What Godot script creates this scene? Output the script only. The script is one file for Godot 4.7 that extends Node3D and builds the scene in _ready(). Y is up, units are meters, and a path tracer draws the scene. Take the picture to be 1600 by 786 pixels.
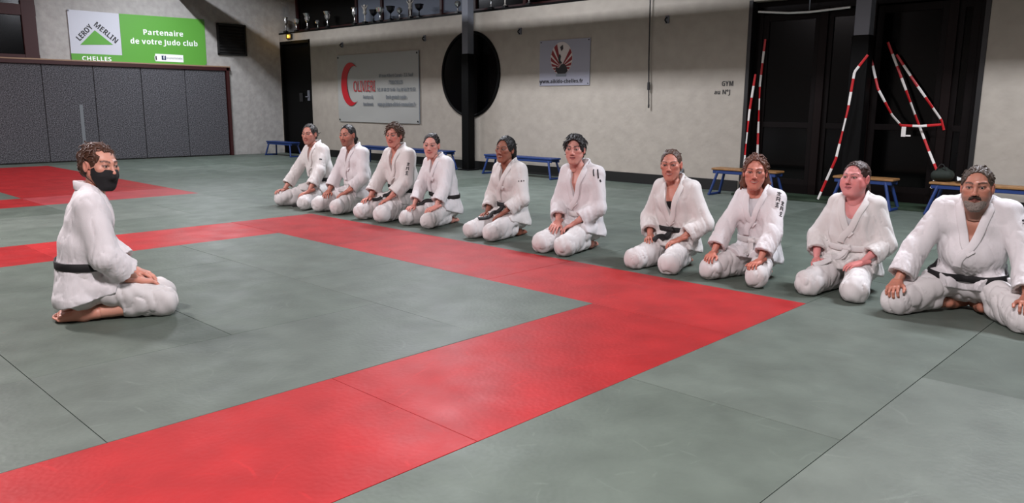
extends Node3D
# A judo hall at night: eleven people kneel on green and red mats.

# ------------------------------------------------------------------ distance fields and surface nets
class Shape:
	# accumulates vertices of one mesh
	var v := PackedVector3Array()
	var n := PackedVector3Array()
	var c := PackedColorArray()
	var i := PackedInt32Array()
	var colored := false

	func add(o: Shape, t := Transform3D()) -> void:
		var base := v.size()
		var b := t.basis
		var flip := b.determinant() < 0.0
		var nb := b.inverse().transposed()
		for k in o.v.size():
			v.append(t * o.v[k])
			n.append((nb * o.n[k]).normalized())
		if colored:
			for k in o.v.size():
				c.append(o.c[k] if o.colored else Color.WHITE)
		for k in range(0, o.i.size(), 3):
			i.append(base + o.i[k])
			i.append(base + o.i[k + (2 if flip else 1)])
			i.append(base + o.i[k + (1 if flip else 2)])

	func paint(col: Color) -> void:
		colored = true
		while c.size() < v.size():
			c.append(col)

	func tri(a: int, b: int, d: int) -> void:
		# front faces run clockwise
		if (v[b] - v[a]).cross(v[d] - v[a]).dot(n[a] + n[b] + n[d]) > 0.0:
			i.append(a); i.append(d); i.append(b)
		else:
			i.append(a); i.append(b); i.append(d)

	func quad(a: int, b: int, d: int, e: int) -> void:
		tri(a, b, d); tri(a, d, e)

	# a band swept along points: out = outward normals, w wide, th thick
	func ribbon(pts: PackedVector3Array, out: PackedVector3Array, w: float, th: float, closed := false, w2 := -1.0) -> void:
		var m := pts.size()
		var base := v.size()
		if w2 < 0.0: w2 = w
		var prof := [Vector2(.5, -.42), Vector2(.5, .42), Vector2(.25, .5), Vector2(-.25, .5), Vector2(-.5, .42), Vector2(-.5, -.42), Vector2(-.25, -.5), Vector2(.25, -.5)]
		for k in m:
			var t := pts[(k + 1) % m] - pts[(k - 1 + m) % m] if closed else pts[mini(k + 1, m - 1)] - pts[maxi(k - 1, 0)]
			t = t.normalized()
			var nn := (out[k] - t * out[k].dot(t)).normalized()
			var s := t.cross(nn)
			var ww := lerpf(w, w2, float(k) / (m - 1))
			for q in prof:
				v.append(pts[k] + nn * (q.x * th) + s * (q.y * ww))
				n.append((nn * signf(q.x) * (1.0 if absf(q.x) > .4 else .35) + s * signf(q.y) * (.35 if absf(q.x) > .4 else 1.0)).normalized())
		var last := m if closed else m - 1
		for k in last:
			var k2 := (k + 1) % m
			for q in 8:
				var q2 := (q + 1) % 8
				quad(base + k * 8 + q, base + k * 8 + q2, base + k2 * 8 + q2, base + k2 * 8 + q)
		if not closed:
			for e in [0, m - 1]:
				var b2 := v.size()
				var t := (pts[0] - pts[1] if e == 0 else pts[m - 1] - pts[m - 2]).normalized()
				for q in 8:
					v.append(v[base + e * 8 + q]); n.append(t)
				for q in range(1, 7):
					tri(b2, b2 + q, b2 + q + 1)

	func tube(pts: PackedVector3Array, r0: float, r1: float, sides := 6, rmid := -1.0) -> void:
		var m := pts.size()
		var base := v.size()
		var up := Vector3(.13, .9, .31).normalized()
		for k in m:
			var t := (pts[mini(k + 1, m - 1)] - pts[maxi(k - 1, 0)]).normalized()
			var a := t.cross(up)
			if a.length() < .05: a = t.cross(Vector3.RIGHT)
			a = a.normalized()
			up = a.cross(t)
			var f := float(k) / (m - 1)
			var r := lerpf(r0, r1, f)
			if rmid > 0.0: r = lerpf(lerpf(r0, rmid, f * 2.0), lerpf(rmid, r1, f * 2.0 - 1.0), 0.0 if f < .5 else 1.0)
			for q in sides:
				var an := TAU * q / sides
				var d := a * cos(an) + up * sin(an)
				v.append(pts[k] + d * r); n.append(d)
		for k in m - 1:
			for q in sides:
				var q2 := (q + 1) % sides
				quad(base + k * sides + q, base + k * sides + q2, base + (k + 1) * sides + q2, base + (k + 1) * sides + q)
		for e in [0, m - 1]:
			var b2 := v.size()
			var t := (pts[0] - pts[1] if e == 0 else pts[m - 1] - pts[m - 2]).normalized()
			for q in sides:
				v.append(v[base + e * sides + q]); n.append(t)
			for q in range(1, sides - 1):
				tri(b2, b2 + q, b2 + q + 1)

	func box(p: Vector3, s: Vector3, b := Basis(), ch := 0.004) -> void:
		# chamfered box centred on p
		var h := s * .5
		ch = minf(ch, minf(h.x, minf(h.y, h.z)) * .6)
		var base := v.size()
		var ax := [Vector3.RIGHT, Vector3.UP, Vector3.BACK]
		var id := {}
		for sx in [-1, 1]:
			for sy in [-1, 1]:
				for sz in [-1, 1]:
					var sg := Vector3(sx, sy, sz)
					for a in 3:
						var q := (h - Vector3.ONE * ch) * sg
						q[a] = h[a] * sg[a]
						id[[sx, sy, sz, a]] = v.size()
						v.append(p + b * q)
						n.append(b * (ax[a] * sg[a]))
		for a in 3:
			var u: int = (a + 1) % 3
			var w: int = (a + 2) % 3
			for s1 in [-1, 1]:
				var f := []
				for uv in [[-1, -1], [-1, 1], [1, 1], [1, -1]]:
					var k := [0, 0, 0]
					k[a] = s1; k[u] = uv[0]; k[w] = uv[1]
					f.append(id[[k[0], k[1], k[2], a]])
				quad(f[0], f[1], f[2], f[3])
				# chamfers: edges along a
				for s2 in [-1, 1]:
					var g := []
					for e in [[-1, u], [1, u], [1, w], [-1, w]]:
						var k := [0, 0, 0]
						k[a] = e[0]; k[u] = s1; k[w] = s2
						g.append(id[[k[0], k[1], k[2], e[1]]])
					quad(g[0], g[1], g[2], g[3])
		for sx in [-1, 1]:
			for sy in [-1, 1]:
				for sz in [-1, 1]:
					tri(id[[sx, sy, sz, 0]], id[[sx, sy, sz, 1]], id[[sx, sy, sz, 2]])

	func lathe(p: Vector3, prof: Array, sides := 16) -> void:
		# prof: Vector2(radius, height) from the bottom up
		var base := v.size()
		var m := prof.size()
		for k in m - 1:
			var d: Vector2 = prof[k + 1] - prof[k]
			var nn := Vector2(d.y, -d.x).normalized()
			var b2 := v.size()
			for q in sides:
				var an := TAU * q / sides
				var dir := Vector3(cos(an), 0, sin(an))
				for e in 2:
					v.append(p + dir * prof[k + e].x + Vector3.UP * prof[k + e].y)
					n.append((dir * nn.x + Vector3.UP * nn.y).normalized())
			for q in sides:
				var q2 := (q + 1) % sides
				quad(b2 + q * 2, b2 + q2 * 2, b2 + q2 * 2 + 1, b2 + q * 2 + 1)

	func mesh() -> ArrayMesh:
		var a := []
		a.resize(Mesh.ARRAY_MAX)
		a[Mesh.ARRAY_VERTEX] = v
		a[Mesh.ARRAY_NORMAL] = n
		if colored: a[Mesh.ARRAY_COLOR] = c
		a[Mesh.ARRAY_INDEX] = i
		var me := ArrayMesh.new()
		me.add_surface_from_arrays(Mesh.PRIMITIVE_TRIANGLES, a)
		return me


class Field:
	# smooth unions and cuts of tapered, widened capsules (lofts) and ellipsoids
	var T := PackedInt32Array()
	var OP := PackedInt32Array()
	var A := PackedVector3Array()
	var D := PackedVector3Array()
	var S := PackedVector3Array()
	var L2 := PackedFloat32Array()
	var H0 := PackedFloat32Array()
	var H1 := PackedFloat32Array()
	var R0 := PackedFloat32Array()
	var R1 := PackedFloat32Array()
	var K := PackedFloat32Array()
	var act := PackedInt32Array()
	var amp := 0.0
	var painter = null

	func loft(a: Vector3, b: Vector3, r0: float, r1: float, k := 0.03, h0 := 0.0, h1 := 0.0, side := Vector3.RIGHT, flat := false, op := 0) -> void:
		T.append(2 if flat else 0); OP.append(op); A.append(a); D.append(b - a)
		var u := (b - a).normalized()
		S.append((side - u * side.dot(u)).normalized() if h0 + h1 > 0.0 else side)
		L2.append(1.0 / maxf((b - a).length_squared(), 1e-9))
		H0.append(h0); H1.append(h1); R0.append(r0); R1.append(r1); K.append(k)
		act.append(T.size() - 1)

	func ell(c: Vector3, r: Vector3, k := 0.02, op := 0) -> void:
		T.append(1); OP.append(op); A.append(c); D.append(Vector3(1.0 / r.x, 1.0 / r.y, 1.0 / r.z)); S.append(Vector3(1.0 / r.x / r.x, 1.0 / r.y / r.y, 1.0 / r.z / r.z))
		L2.append(0.0); H0.append(0.0); H1.append(0.0); R0.append(minf(r.x, minf(r.y, r.z))); R1.append(0.0); K.append(k)
		act.append(T.size() - 1)

	func one(i: int, p: Vector3) -> float:
		var q := p - A[i]
		if T[i] == 1:
			var k1 := (q * S[i]).length()
			if k1 < 1e-6: return -R0[i]
			var k0 := (q * D[i]).length()
			return k0 * (k0 - 1.0) / k1
		var tr := q.dot(D[i]) * L2[i]
		var t := clampf(tr, 0.0, 1.0)
		q -= D[i] * t
		var h := H0[i] + (H1[i] - H0[i]) * t
		if h > 0.0:
			q -= S[i] * clampf(q.dot(S[i]), -h, h)
		var e := q.length() - (R0[i] + (R1[i] - R0[i]) * t)
		if T[i] == 2:
			e = maxf(e, (tr - 1.0) / sqrt(L2[i]))
		return e

	func base(p: Vector3) -> float:
		var d := 10.0
		for i in act:
			var q := p - A[i]
			var ty := T[i]
			var e := 0.0
			if ty == 1:
				var k1 := (q * S[i]).length()
				var k0 := (q * D[i]).length()
				e = k0 * (k0 - 1.0) / maxf(k1, 1e-6)
			else:
				var dd := D[i]
				var tr := q.dot(dd) * L2[i]
				var t := clampf(tr, 0.0, 1.0)
				q -= dd * t
				var h := H0[i] + (H1[i] - H0[i]) * t
				if h > 0.0:
					var si := S[i]
					q -= si * clampf(q.dot(si), -h, h)
				e = q.length() - (R0[i] + (R1[i] - R0[i]) * t)
				if ty == 2: e = maxf(e, (tr - 1.0) / sqrt(L2[i]))
			var k := K[i]
			if OP[i] == 0:
				var h := k - absf(d - e)
				d = minf(d, e)
				if h > 0.0: d -= h * h * .25 / k
			else:
				e = -e
				var h := k - absf(d - e)
				d = maxf(d, e)
				if h > 0.0: d += h * h * .25 / k
		return d

	func eval(p: Vector3) -> float:
		return base(p)

	func grad(p: Vector3, e: float) -> Vector3:
		var a := eval(p + Vector3(e, -e, -e))
		var b := eval(p + Vector3(-e, -e, e))
		var c := eval(p + Vector3(-e, e, -e))
		var d := eval(p + Vector3(e, e, e))
		var g := Vector3(a - b - c + d, -a - b + c + d, -a + b - c + d)
		return g.normalized() if g.length() > 1e-9 else Vector3.UP

	func march(p: Vector3, dir: Vector3, most := 1.0) -> Vector3:
		var t := 0.0
		for s in 60:
			var d := eval(p + dir * t)
			if d < .0008: break
			t += maxf(d * .8, .0008)
			if t > most: break
		return p + dir * t

	func cull(from: PackedInt32Array, p: Vector3, hd: float) -> PackedInt32Array:
		var es := PackedFloat32Array()
		var dm := 10.0
		for i in from:
			var e := one(i, p)
			es.append(e)
			if OP[i] == 0: dm = minf(dm, e)
		var r := PackedInt32Array()
		for k in from.size():
			var i := from[k]
			if OP[i] == 0:
				if es[k] < dm + 2.8 * hd + K[i] + .01: r.append(i)
			elif es[k] < 1.6 * hd + K[i] + .01 + maxf(0.0, -dm): r.append(i)
		return r

	func net(lo: Vector3, hi: Vector3, c: float) -> Shape:
		var nx := int(ceil((hi.x - lo.x) / c / 4.0)) * 4
		var ny := int(ceil((hi.y - lo.y) / c / 4.0)) * 4
		var nz := int(ceil((hi.z - lo.z) / c / 4.0)) * 4
		var sx := nx + 1
		var sxy := sx * (ny + 1)
		var val := PackedFloat32Array()
		val.resize(sxy * (nz + 1)); val.fill(1e9)
		var vid := PackedInt32Array()
		vid.resize(sxy * (nz + 1)); vid.fill(-1)
		var cells := PackedInt32Array()
		var out := Shape.new()
		out.colored = painter != null
		var all := act.duplicate()
		var hd16 := 16.0 * c * .867
		var hd4 := 4.0 * c * .867
		var off := PackedInt32Array([0, 1, sx, sx + 1, sxy, sxy + 1, sxy + sx, sxy + sx + 1])
		var ea := PackedInt32Array([0, 2, 4, 6, 0, 1, 4, 5, 0, 1, 2, 3])
		var eb := PackedInt32Array([1, 3, 5, 7, 2, 3, 6, 7, 4, 5, 6, 7])
		var f := PackedFloat32Array()
		f.resize(8)
		for BZ in range(0, nz, 16):
			for BY in range(0, ny, 16):
				for BX in range(0, nx, 16):
					act = all
					var pc := lo + Vector3(BX + 8, BY + 8, BZ + 8) * c
					if absf(base(pc)) > hd16 * 1.35 + amp: continue
					var near := cull(all, pc, hd16)
					for bz in range(BZ, mini(BZ + 16, nz), 4):
						for by in range(BY, mini(BY + 16, ny), 4):
							for bx in range(BX, mini(BX + 16, nx), 4):
								act = near
								pc = lo + Vector3(bx + 2, by + 2, bz + 2) * c
								if absf(base(pc)) > hd4 * 1.35 + amp + c: continue
								act = cull(near, pc, hd4 + c)
								var pos := 0
								var neg := 0
								for z in range(bz, bz + 5):
									for y in range(by, by + 5):
										var row := z * sxy + y * sx
										for x in range(bx, bx + 5):
											var d := val[row + x]
											if d > 1e8:
												d = eval(lo + Vector3(x, y, z) * c)
												val[row + x] = d
											if d < 0.0: neg += 1
											else: pos += 1
								if neg == 0 or pos == 0: continue
								for z in range(bz, bz + 4):
									for y in range(by, by + 4):
										for x in range(bx, bx + 4):
											var id := z * sxy + y * sx + x
											var m := 0
											for q in 8:
												var fv := val[id + off[q]]
												f[q] = fv
												if fv < 0.0: m |= 1 << q
											if m == 0 or m == 255: continue
											var sum := Vector3.ZERO
											var cnt := 0
											for e in 12:
												var a := ea[e]
												var b := eb[e]
												var va := f[a]
												var vb := f[b]
												if (va < 0.0) != (vb < 0.0):
													var r := va / (va - vb)
													if e < 4: sum += Vector3(r, (a >> 1) & 1, a >> 2)
													elif e < 8: sum += Vector3(a & 1, r, a >> 2)
													else: sum += Vector3(a & 1, (a >> 1) & 1, r)
													cnt += 1
											sum /= cnt
											var ux := 1.0 - sum.x
											var uy := 1.0 - sum.y
											var uz := 1.0 - sum.z
											var g := Vector3(
												(f[1] - f[0]) * uy * uz + (f[3] - f[2]) * sum.y * uz + (f[5] - f[4]) * uy * sum.z + (f[7] - f[6]) * sum.y * sum.z,
												(f[2] - f[0]) * ux * uz + (f[3] - f[1]) * sum.x * uz + (f[6] - f[4]) * ux * sum.z + (f[7] - f[5]) * sum.x * sum.z,
												(f[4] - f[0]) * ux * uy + (f[5] - f[1]) * sum.x * uy + (f[6] - f[2]) * ux * sum.y + (f[7] - f[3]) * sum.x * sum.y).normalized()
											var p := lo + (Vector3(x, y, z) + sum) * c
											vid[id] = out.v.size()
											cells.append(id)
											out.v.append(p); out.n.append(g)
											if out.colored: out.c.append(painter.call(p, g))
		act = all
		var st := PackedInt32Array([1, sx, sxy])
		for id in cells:
			var d0 := val[id]
			for a in 3:
				var d1 := val[id + st[a]]
				if (d0 < 0.0) == (d1 < 0.0): continue
				var u := st[(a + 1) % 3]
				var w := st[(a + 2) % 3]
				if id - u - w < 0: continue
				var q0 := vid[id]
				var q1 := vid[id - u]
				var q2 := vid[id - u - w]
				var q3 := vid[id - w]
				if q1 < 0 or q2 < 0 or q3 < 0: continue
				out.quad(q0, q1, q2, q3)
		return out


class Cloth extends Field:
	# cotton with folds: noise stretched along the fall of the cloth, pleats gathered at the belt, an open neck
	var nz: FastNoiseLite
	var seed_at := Vector3.ZERO
	var big := 0.006
	var pleat := 0.0
	var belt_y := 0.33
	var low := 0.004
	var hems := []       # [point, normal]: planes that end the cloth
	var carve := false
	var apex := Vector2(0, .5)
	var top_y := .75
	var top_x := .062
	var neck_z := -.03
	var neck_r := .066

	func eval(p: Vector3) -> float:
		var d := base(p)
		if absf(d) < .05:
			var q := p + seed_at
			var f := absf(nz.get_noise_3d(q.x * 1.25 + q.y * .35, q.y * .42, q.z * 1.25))
			d += (.55 - sqrt(f) * 1.2) * big
			if pleat > 0.0:
				var g := exp(-absf(p.y - belt_y) * 9.0)
				d += nz.get_noise_3d(q.x * 5.5 + q.y * 2.0, q.y * .9, q.z * 5.5) * pleat * g
		if low > 0.0: d = maxf(d, low - p.y)
		for h in hems:
			d = maxf(d, (p - h[0]).dot(h[1]))
		if carve and p.y > apex.y - .05:
			var t := (p.y - apex.y) / (top_y - apex.y)
			var hw := top_x * t
			var cx := apex.x * (1.0 - t)
			var v := maxf(absf(p.x - cx) - hw, maxf(apex.y - p.y, neck_z - p.z) )
			d = maxf(d, -v)
			if p.y > top_y - .12:
				var r := Vector2(p.x, (p.z - neck_z) * .95).length() - neck_r - maxf(0.0, p.y - top_y) * .5
				d = maxf(d, -maxf(r, top_y - .10 - p.y))
		return d


class Hair extends Field:
	var nz: FastNoiseLite
	var curl := 0.003
	var freq := Vector3(6, 2, 2)
	var nape := -.06
	var burn := -.005

	func eval(p: Vector3) -> float:
		var d := base(p)
		var lowest := lerpf(nape, burn, smoothstep(-.045, .005, p.z))
		if nape > -.5: d = maxf(d, (lowest - p.y) * .8)
		if absf(d) < .04:
			d += nz.get_noise_3d(p.x * freq.x * 3.0, p.y * freq.y * 3.0, p.z * freq.z * 3.0) * curl
		return d


# ------------------------------------------------------------------ people
func lin(r: float, g: float, b: float) -> Color:
	return Color(r, g, b).srgb_to_linear()


var fold_noise := FastNoiseLite.new()
var fine_noise := FastNoiseLite.new()
var results := []
var specs := []
var hand_shapes := []


func make_hand(curl: float) -> Shape:
	# left hand, palm down: wrist at the origin, fingers along +z, back of the hand +y, thumb on -x
	var f := Field.new()
	f.loft(Vector3(0, .001, -.06), Vector3(0, .002, .005), .019, .017, .0, .010, .013)
	f.loft(Vector3(0, .002, .005), Vector3(0, .0, .078), .0155, .0105, .02, .014, .029)
	f.loft(Vector3(-.022, -.004, .018), Vector3(-.030, -.006, .045), .015, .012, .015)
	f.loft(Vector3(.024, -.006, .02), Vector3(.028, -.006, .055), .012, .010, .015)
	var xs := [-.0315, -.0105, .0105, .0305]
	var ln := [.072, .081, .075, .058]
	var rs := [.0088, .0092, .0087, .0077]
	for q in 4:
		var p := Vector3(xs[q], .001 if q in [1, 2] else -.001, [.080, .086, .083, .075][q])
		f.loft(p - Vector3(xs[q] * .15, 0, .018), p, rs[q] * 1.08, rs[q] * 1.12, .008)
		var spread: float = xs[q] * 4.2
		var pit := curl * .45 + .08
		for s in 3:
			var l: float = ln[q] * [.46, .30, .24][s]
			var dir := Vector3(sin(spread) * cos(pit), -sin(pit), cos(pit) * cos(spread))
			f.loft(p, p + dir * l, rs[q] * [1.08, .98, .92][s], rs[q] * [.96, .9, .78][s], .0035 if s else .005)
			p += dir * l
			pit += curl * [.75, .6, .4][s] + .1
	var t := Vector3(-.026, -.006, .018)
	for s in [[Vector3(-.024, -.004, .026), .0125, .0112], [Vector3(-.013, -.006, .028), .0108, .0098], [Vector3(-.002, -.006, .024), .0098, .0082]]:
		f.loft(t, t + s[0], s[1], s[2], .006)
		t += s[0]
	var sh := f.net(Vector3(-.085, -.09, -.085), Vector3(.06, .035, .185), .0036)
	return sh


func make_foot(c: float) -> Shape:
	# left foot, sole up, as it lies behind somebody who sits on the heels: ankle at the origin, toes along -z, y up
	var f := Field.new()
	f.loft(Vector3(0, .01, .07), Vector3(0, .0, 0), .036, .034, .0)
	f.ell(Vector3(0, .028, -.012), Vector3(.031, .034, .036), .03)
	f.loft(Vector3(0, .0, -.01), Vector3(-.004, -.012, -.12), .034, .023, .03, .002, .020)
	f.loft(Vector3(-.024, -.008, -.10), Vector3(-.027, -.012, -.135), .021, .018, .015)
	var xs := [-.029, -.008, .007, .020, .031]
	var rr := [.0135, .0098, .0092, .0088, .0084]
	var ll := [.046, .044, .040, .034, .027]
	for q in 5:
		var p := Vector3(xs[q], -.014, -.130 + absf(xs[q] + .02) * .35)
		f.loft(p, p + Vector3(xs[q] * .1, -.006, -ll[q] * .65), rr[q], rr[q] * .95, .006)
		f.loft(p + Vector3(xs[q] * .1, -.006, -ll[q] * .65), p + Vector3(xs[q] * .12, .002, -ll[q]), rr[q] * .95, rr[q] * .9, .004)
	return f.net(Vector3(-.07, -.05, -.21), Vector3(.07, .08, .09), c)


func face_color(p: Vector3, sp: Dictionary) -> Color:
	var skin: Color = sp.skin
	var col := skin
	var ax := absf(p.x)
	# flush of cheeks, nose and ears
	var red := skin * Color(1.0, .72, .70)
	var w := exp(-(Vector2(ax - .042, (p.y + .026) * .9).length_squared()) / .0006) * .42 * smoothstep(.03, .06, p.z)
	w = maxf(w, exp(-Vector3(p.x, p.y + .03, p.z - .107).length_squared() / .0003) * .6)
	if ax > .068: w = maxf(w, .5)
	col = col.lerp(red, w * sp.get("flush", 1.0))
	# shaved or bearded skin
	var st: float = sp.get("stubble", 0.0)
	if st > 0.0:
		var b := smoothstep(-.03, -.055, p.y - maxf(0.0, .07 - p.z) * .35 + absf(0.0)) * smoothstep(-.02, .01, p.z)
		b *= 1.0 - .85 * exp(-Vector2(p.x * 1.1, (p.y + .063) * 2.0).length_squared() / .0005)
		col = col.lerp(sp.beard, b * st)
	# lips
	if p.z > .05:
		var sm: float = sp.get("smile", 0.0)
		var ly := -.0635 + sm * ax * 9.0 * ax
		var dy := p.y - ly
		var hw := .024 + sm * .008
		var half := .0105 * sqrt(maxf(0.0, 1.0 - ax * ax / hw / hw))
		if absf(dy) < half:
			col = col.lerp(sp.get("lips", lin(.66, .28, .28) if sp.has("woman") else lin(.60, .33, .31)), .85)
			if sm > .6 and absf(dy) < half * .38 and ax < hw * .78: col = lin(.66, .58, .53)
		if absf(dy) < .0022 and ax < hw + .002: col = lin(.30, .13, .12) if sm < .6 else col
		# brows
		var by := .027 + .006 * sin(clampf((ax - .012) / .04, 0, 1) * 2.4)
		if ax > .011 and ax < .054 and absf(p.y - by) < (.0042 if sp.has("woman") else .0058) - ax * .03:
			col = col.lerp(sp.brow, .85)
		# lash line and the shadowless rim of the lids
		var e := Vector2((ax - .0315) / .020, (p.y - .0065) / .0105)
		if e.length() < 1.0: col = col.lerp(lin(.17, .09, .08), .70 if p.y > .004 else .35)
		# nostrils
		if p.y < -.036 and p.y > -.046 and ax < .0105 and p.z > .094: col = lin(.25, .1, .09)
	return col


func make_head(sp: Dictionary, c: float) -> Array:
	# [skin, eyes, hair, extras...] in head space
	var wx: float = sp.get("wide", 1.0)
	var jaw: float = sp.get("jaw", .88 if sp.has("woman") else 1.0)
	var sm: float = sp.get("smile", 0.0)
	var nk: float = sp.get("neck", .055)
	var f := Field.new()
	f.ell(Vector3(0, .028, -.018), Vector3(.074 * wx, .086, .094), .0)
	f.ell(Vector3(0, -.02, .03), Vector3(.063 * wx, .088, .062), .03)
	f.loft(Vector3(0, -.06, .045), Vector3(0, -.103, .064), .032 * jaw, .019, .03, .03 * jaw, .011 * jaw)
	for s in [1.0, -1.0]:
		f.loft(Vector3(s * .050 * jaw, -.046, .004), Vector3(s * .022 * jaw, -.098, .056), .019 * jaw, .016, .025)
		f.ell(Vector3(s * .044 * wx, -.012 + sm * .003, .061), Vector3(.023, .017, .02), .02)
		if sp.has("cheeks"): f.ell(Vector3(s * .042, -.045, .045), Vector3(.03, .035, .034), .03)
		f.loft(Vector3(0, .026, .087), Vector3(s * .044, .027, .068), .008, .008, .016)
	for s in [1.0, -1.0]:
		f.ell(Vector3(s * .0315, .006, .095), Vector3(.0175, .0115, .0145), .013, 1)
		f.ell(Vector3(s * .0315, .005, .0765), Vector3(.0145, .0145, .0142), .004)
		f.ell(Vector3(s * .0315, .0042, .094), Vector3(.0135, .0056 - sm * .0012, .013), .002, 1)
	f.loft(Vector3(0, .018, .088), Vector3(0, -.026, .106), .0062, .0098, .012)
	f.ell(Vector3(0, -.030, .107), Vector3(.0115, .0105, .0112), .008)
	for s in [1.0, -1.0]:
		f.ell(Vector3(s * .0125, -.034, .0975), Vector3(.0082, .0082, .0095), .006)
	for s in [1.0, -1.0]:
		f.ell(Vector3(s * .006, -.043, .104), Vector3(.0042, .0036, .006), .003, 1)
		f.loft(Vector3(0, -.058, .0875), Vector3(s * .024, -.0615 + sm * .005, .077), .0058, .003, .006)
		f.loft(Vector3(0, -.0685, .0865), Vector3(s * .021, -.065 + sm * .005, .078), .0064, .003, .006)
	for s in [1.0, -1.0]:
		f.loft(Vector3(0, -.0632, .098), Vector3(s * .024, -.0632 + sm * .005, .086), .003, .002, .003, 0, 0, Vector3.RIGHT, false, 1)
		f.ell(Vector3(s * .078 * wx, -.004, -.012), Vector3(.0095, .032, .019), .006)
		f.ell(Vector3(s * .087 * wx, -.003, -.007), Vector3(.0085, .020, .010), .005, 1)
	f.loft(Vector3(0, -.055, -.02), Vector3(0, -.185, -.04), nk, nk * .86, .03)
	if sp.has("cheeks"): f.loft(Vector3(-.02, -.09, .03), Vector3(.02, -.09, .03), .035, .035, .03)
	f.painter = func(p: Vector3, _n: Vector3) -> Color: return face_color(p, sp)
	var skin := f.net(Vector3(-.115, -.19, -.135), Vector3(.115, .13, .135), c)
	var eyes := []
	for s in [1.0, -1.0]:
		var e := Shape.new()
		e.lathe(Vector3.ZERO, range(0, 9).map(func(q): return Vector2(.0124 * sin(PI * q / 8.0) + 1e-5, -.0124 * cos(PI * q / 8.0))), 12)
		for k in e.v.size():
			var q := e.v[k]
			e.v[k] = Vector3(q.x, q.z, q.y)
			e.n[k] = e.v[k].normalized()
		var e2 := Shape.new()
		for k in range(0, e.i.size(), 3):
			e2.v.append(e.v[e.i[k]]); e2.v.append(e.v[e.i[k + 1]]); e2.v.append(e.v[e.i[k + 2]])
			e2.n.append(e.n[e.i[k]]); e2.n.append(e.n[e.i[k + 1]]); e2.n.append(e.n[e.i[k + 2]])
			var mid := (e.v[e.i[k]] + e.v[e.i[k + 1]] + e.v[e.i[k + 2]]) / 3.0
			var an := mid.normalized().angle_to(Vector3(0, 0, 1))
			var col := lin(.03, .02, .02) if an < .28 else lin(.16, .10, .07) if an < .62 else lin(.75, .70, .66)
			for q in 3: e2.c.append(col)
			e2.tri(e2.v.size() - 3, e2.v.size() - 2, e2.v.size() - 1)
		e2.colored = true
		var es := Shape.new()
		es.colored = true
		es.add(e2, Transform3D(Basis(), Vector3(s * .0315, .005, .0765)))
		eyes.append(es)
	# hair
	var h := Hair.new()
	h.nz = fine_noise
	var kind: String = sp.hair
	var t: float = {"short": .010, "crop": .008, "curly": .020, "receding": .011, "tied": .007, "long": .013, "fringe": .019, "wavy": .015}[kind]
	var line: float = sp.get("hairline", 0.0) + .034
	h.ell(Vector3(0, .030, -.020), Vector3(.074 * wx + t * .85, .086 + t, .094 + t), .0)
	h.ell(Vector3(0, -.025, -.055), Vector3(.060 * wx + t * .6, .06, .05 + t), .03)
	if kind == "fringe":
		h.loft(Vector3(-.045, .062, .075), Vector3(.045, .062, .075), .020, .020, .02)
		h.loft(Vector3(.06, .05, .03), Vector3(.07, .0, .03), .02, .014, .02)
		h.loft(Vector3(-.06, .05, .03), Vector3(-.07, .0, .03), .02, .014, .02)
	h.ell(Vector3(0, -.030 + line, .088), Vector3(.070 * wx, .088 if kind == "fringe" else .096, .074 if kind != "fringe" else .05), .006, 1)
	for s in [1.0, -1.0]:
		if kind == "receding" or kind == "short":
			h.ell(Vector3(s * .045, .068 + line, .075), Vector3(.028, .03, .05), .012, 1)
		if not (kind in ["long", "wavy"]):
			h.ell(Vector3(s * .088 * wx, -.012, -.004), Vector3(.024, .040, .026), .006, 1)
		elif kind == "wavy":
			h.ell(Vector3(s * .088 * wx, -.012, .012), Vector3(.024, .046, .024), .006, 1)
	h.nape = -.065
	h.burn = -.012 if kind in ["short", "crop", "curly", "receding"] else -.02
	if kind in ["long", "wavy"]:
		h.nape = -.085
	h.curl = {"curly": .020, "wavy": .010, "fringe": .008}.get(kind, .005)
	h.freq = {"curly": Vector3(4.2, 4.2, 4.2), "wavy": Vector3(4.5, 2.6, 4.5)}.get(kind, Vector3(7.5, 2.6, 2.2))
	h.amp = .02
	var hair := h.net(Vector3(-.125, -.12, -.155), Vector3(.125, .16, .13), c * 1.15)
	# locks that leave the scalp
	var rng := RandomNumberGenerator.new()
	rng.seed = sp.seed
	var count: int = {"curly": 340, "wavy": 160, "fringe": 200, "receding": 240, "short": 200, "crop": 160}.get(kind, 50)
	for k in count:
		if hair.v.is_empty(): break
		var q := rng.randi() % hair.v.size()
		var p := hair.v[q]
		var nn := hair.n[q]
		if p.z > .05 and p.y < .045: continue
		if nn.y < -.3 or absf(p.x) < .06 and p.z > .0 and nn.z > .3 and p.y < .06 + line: continue
		var flow := Vector3(p.x * 2.0, -.35, -.8)
		if kind == "fringe": flow = Vector3(p.x * 4.0, -.6, p.z * 6.0 + .3)
		if kind in ["curly", "receding"]: flow = Vector3(rng.randf_range(-1, 1), rng.randf_range(-1, .4), rng.randf_range(-1, .3))
		if kind in ["short", "crop"]: flow += Vector3(rng.randf_range(-.4, .4), 0, rng.randf_range(-.4, .4))
		var dir := (flow - nn * flow.dot(nn)).normalized()
		var side := dir.cross(nn)
		var ln := rng.randf_range(.025, .045) * (1.25 if kind in ["wavy", "fringe"] else .8 if kind == "crop" else 1.0)
		var lift := rng.randf_range(.002, .006) * (1.8 if kind == "curly" else 1.0)
		var ph := rng.randf() * TAU
		var pts := PackedVector3Array()
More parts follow.
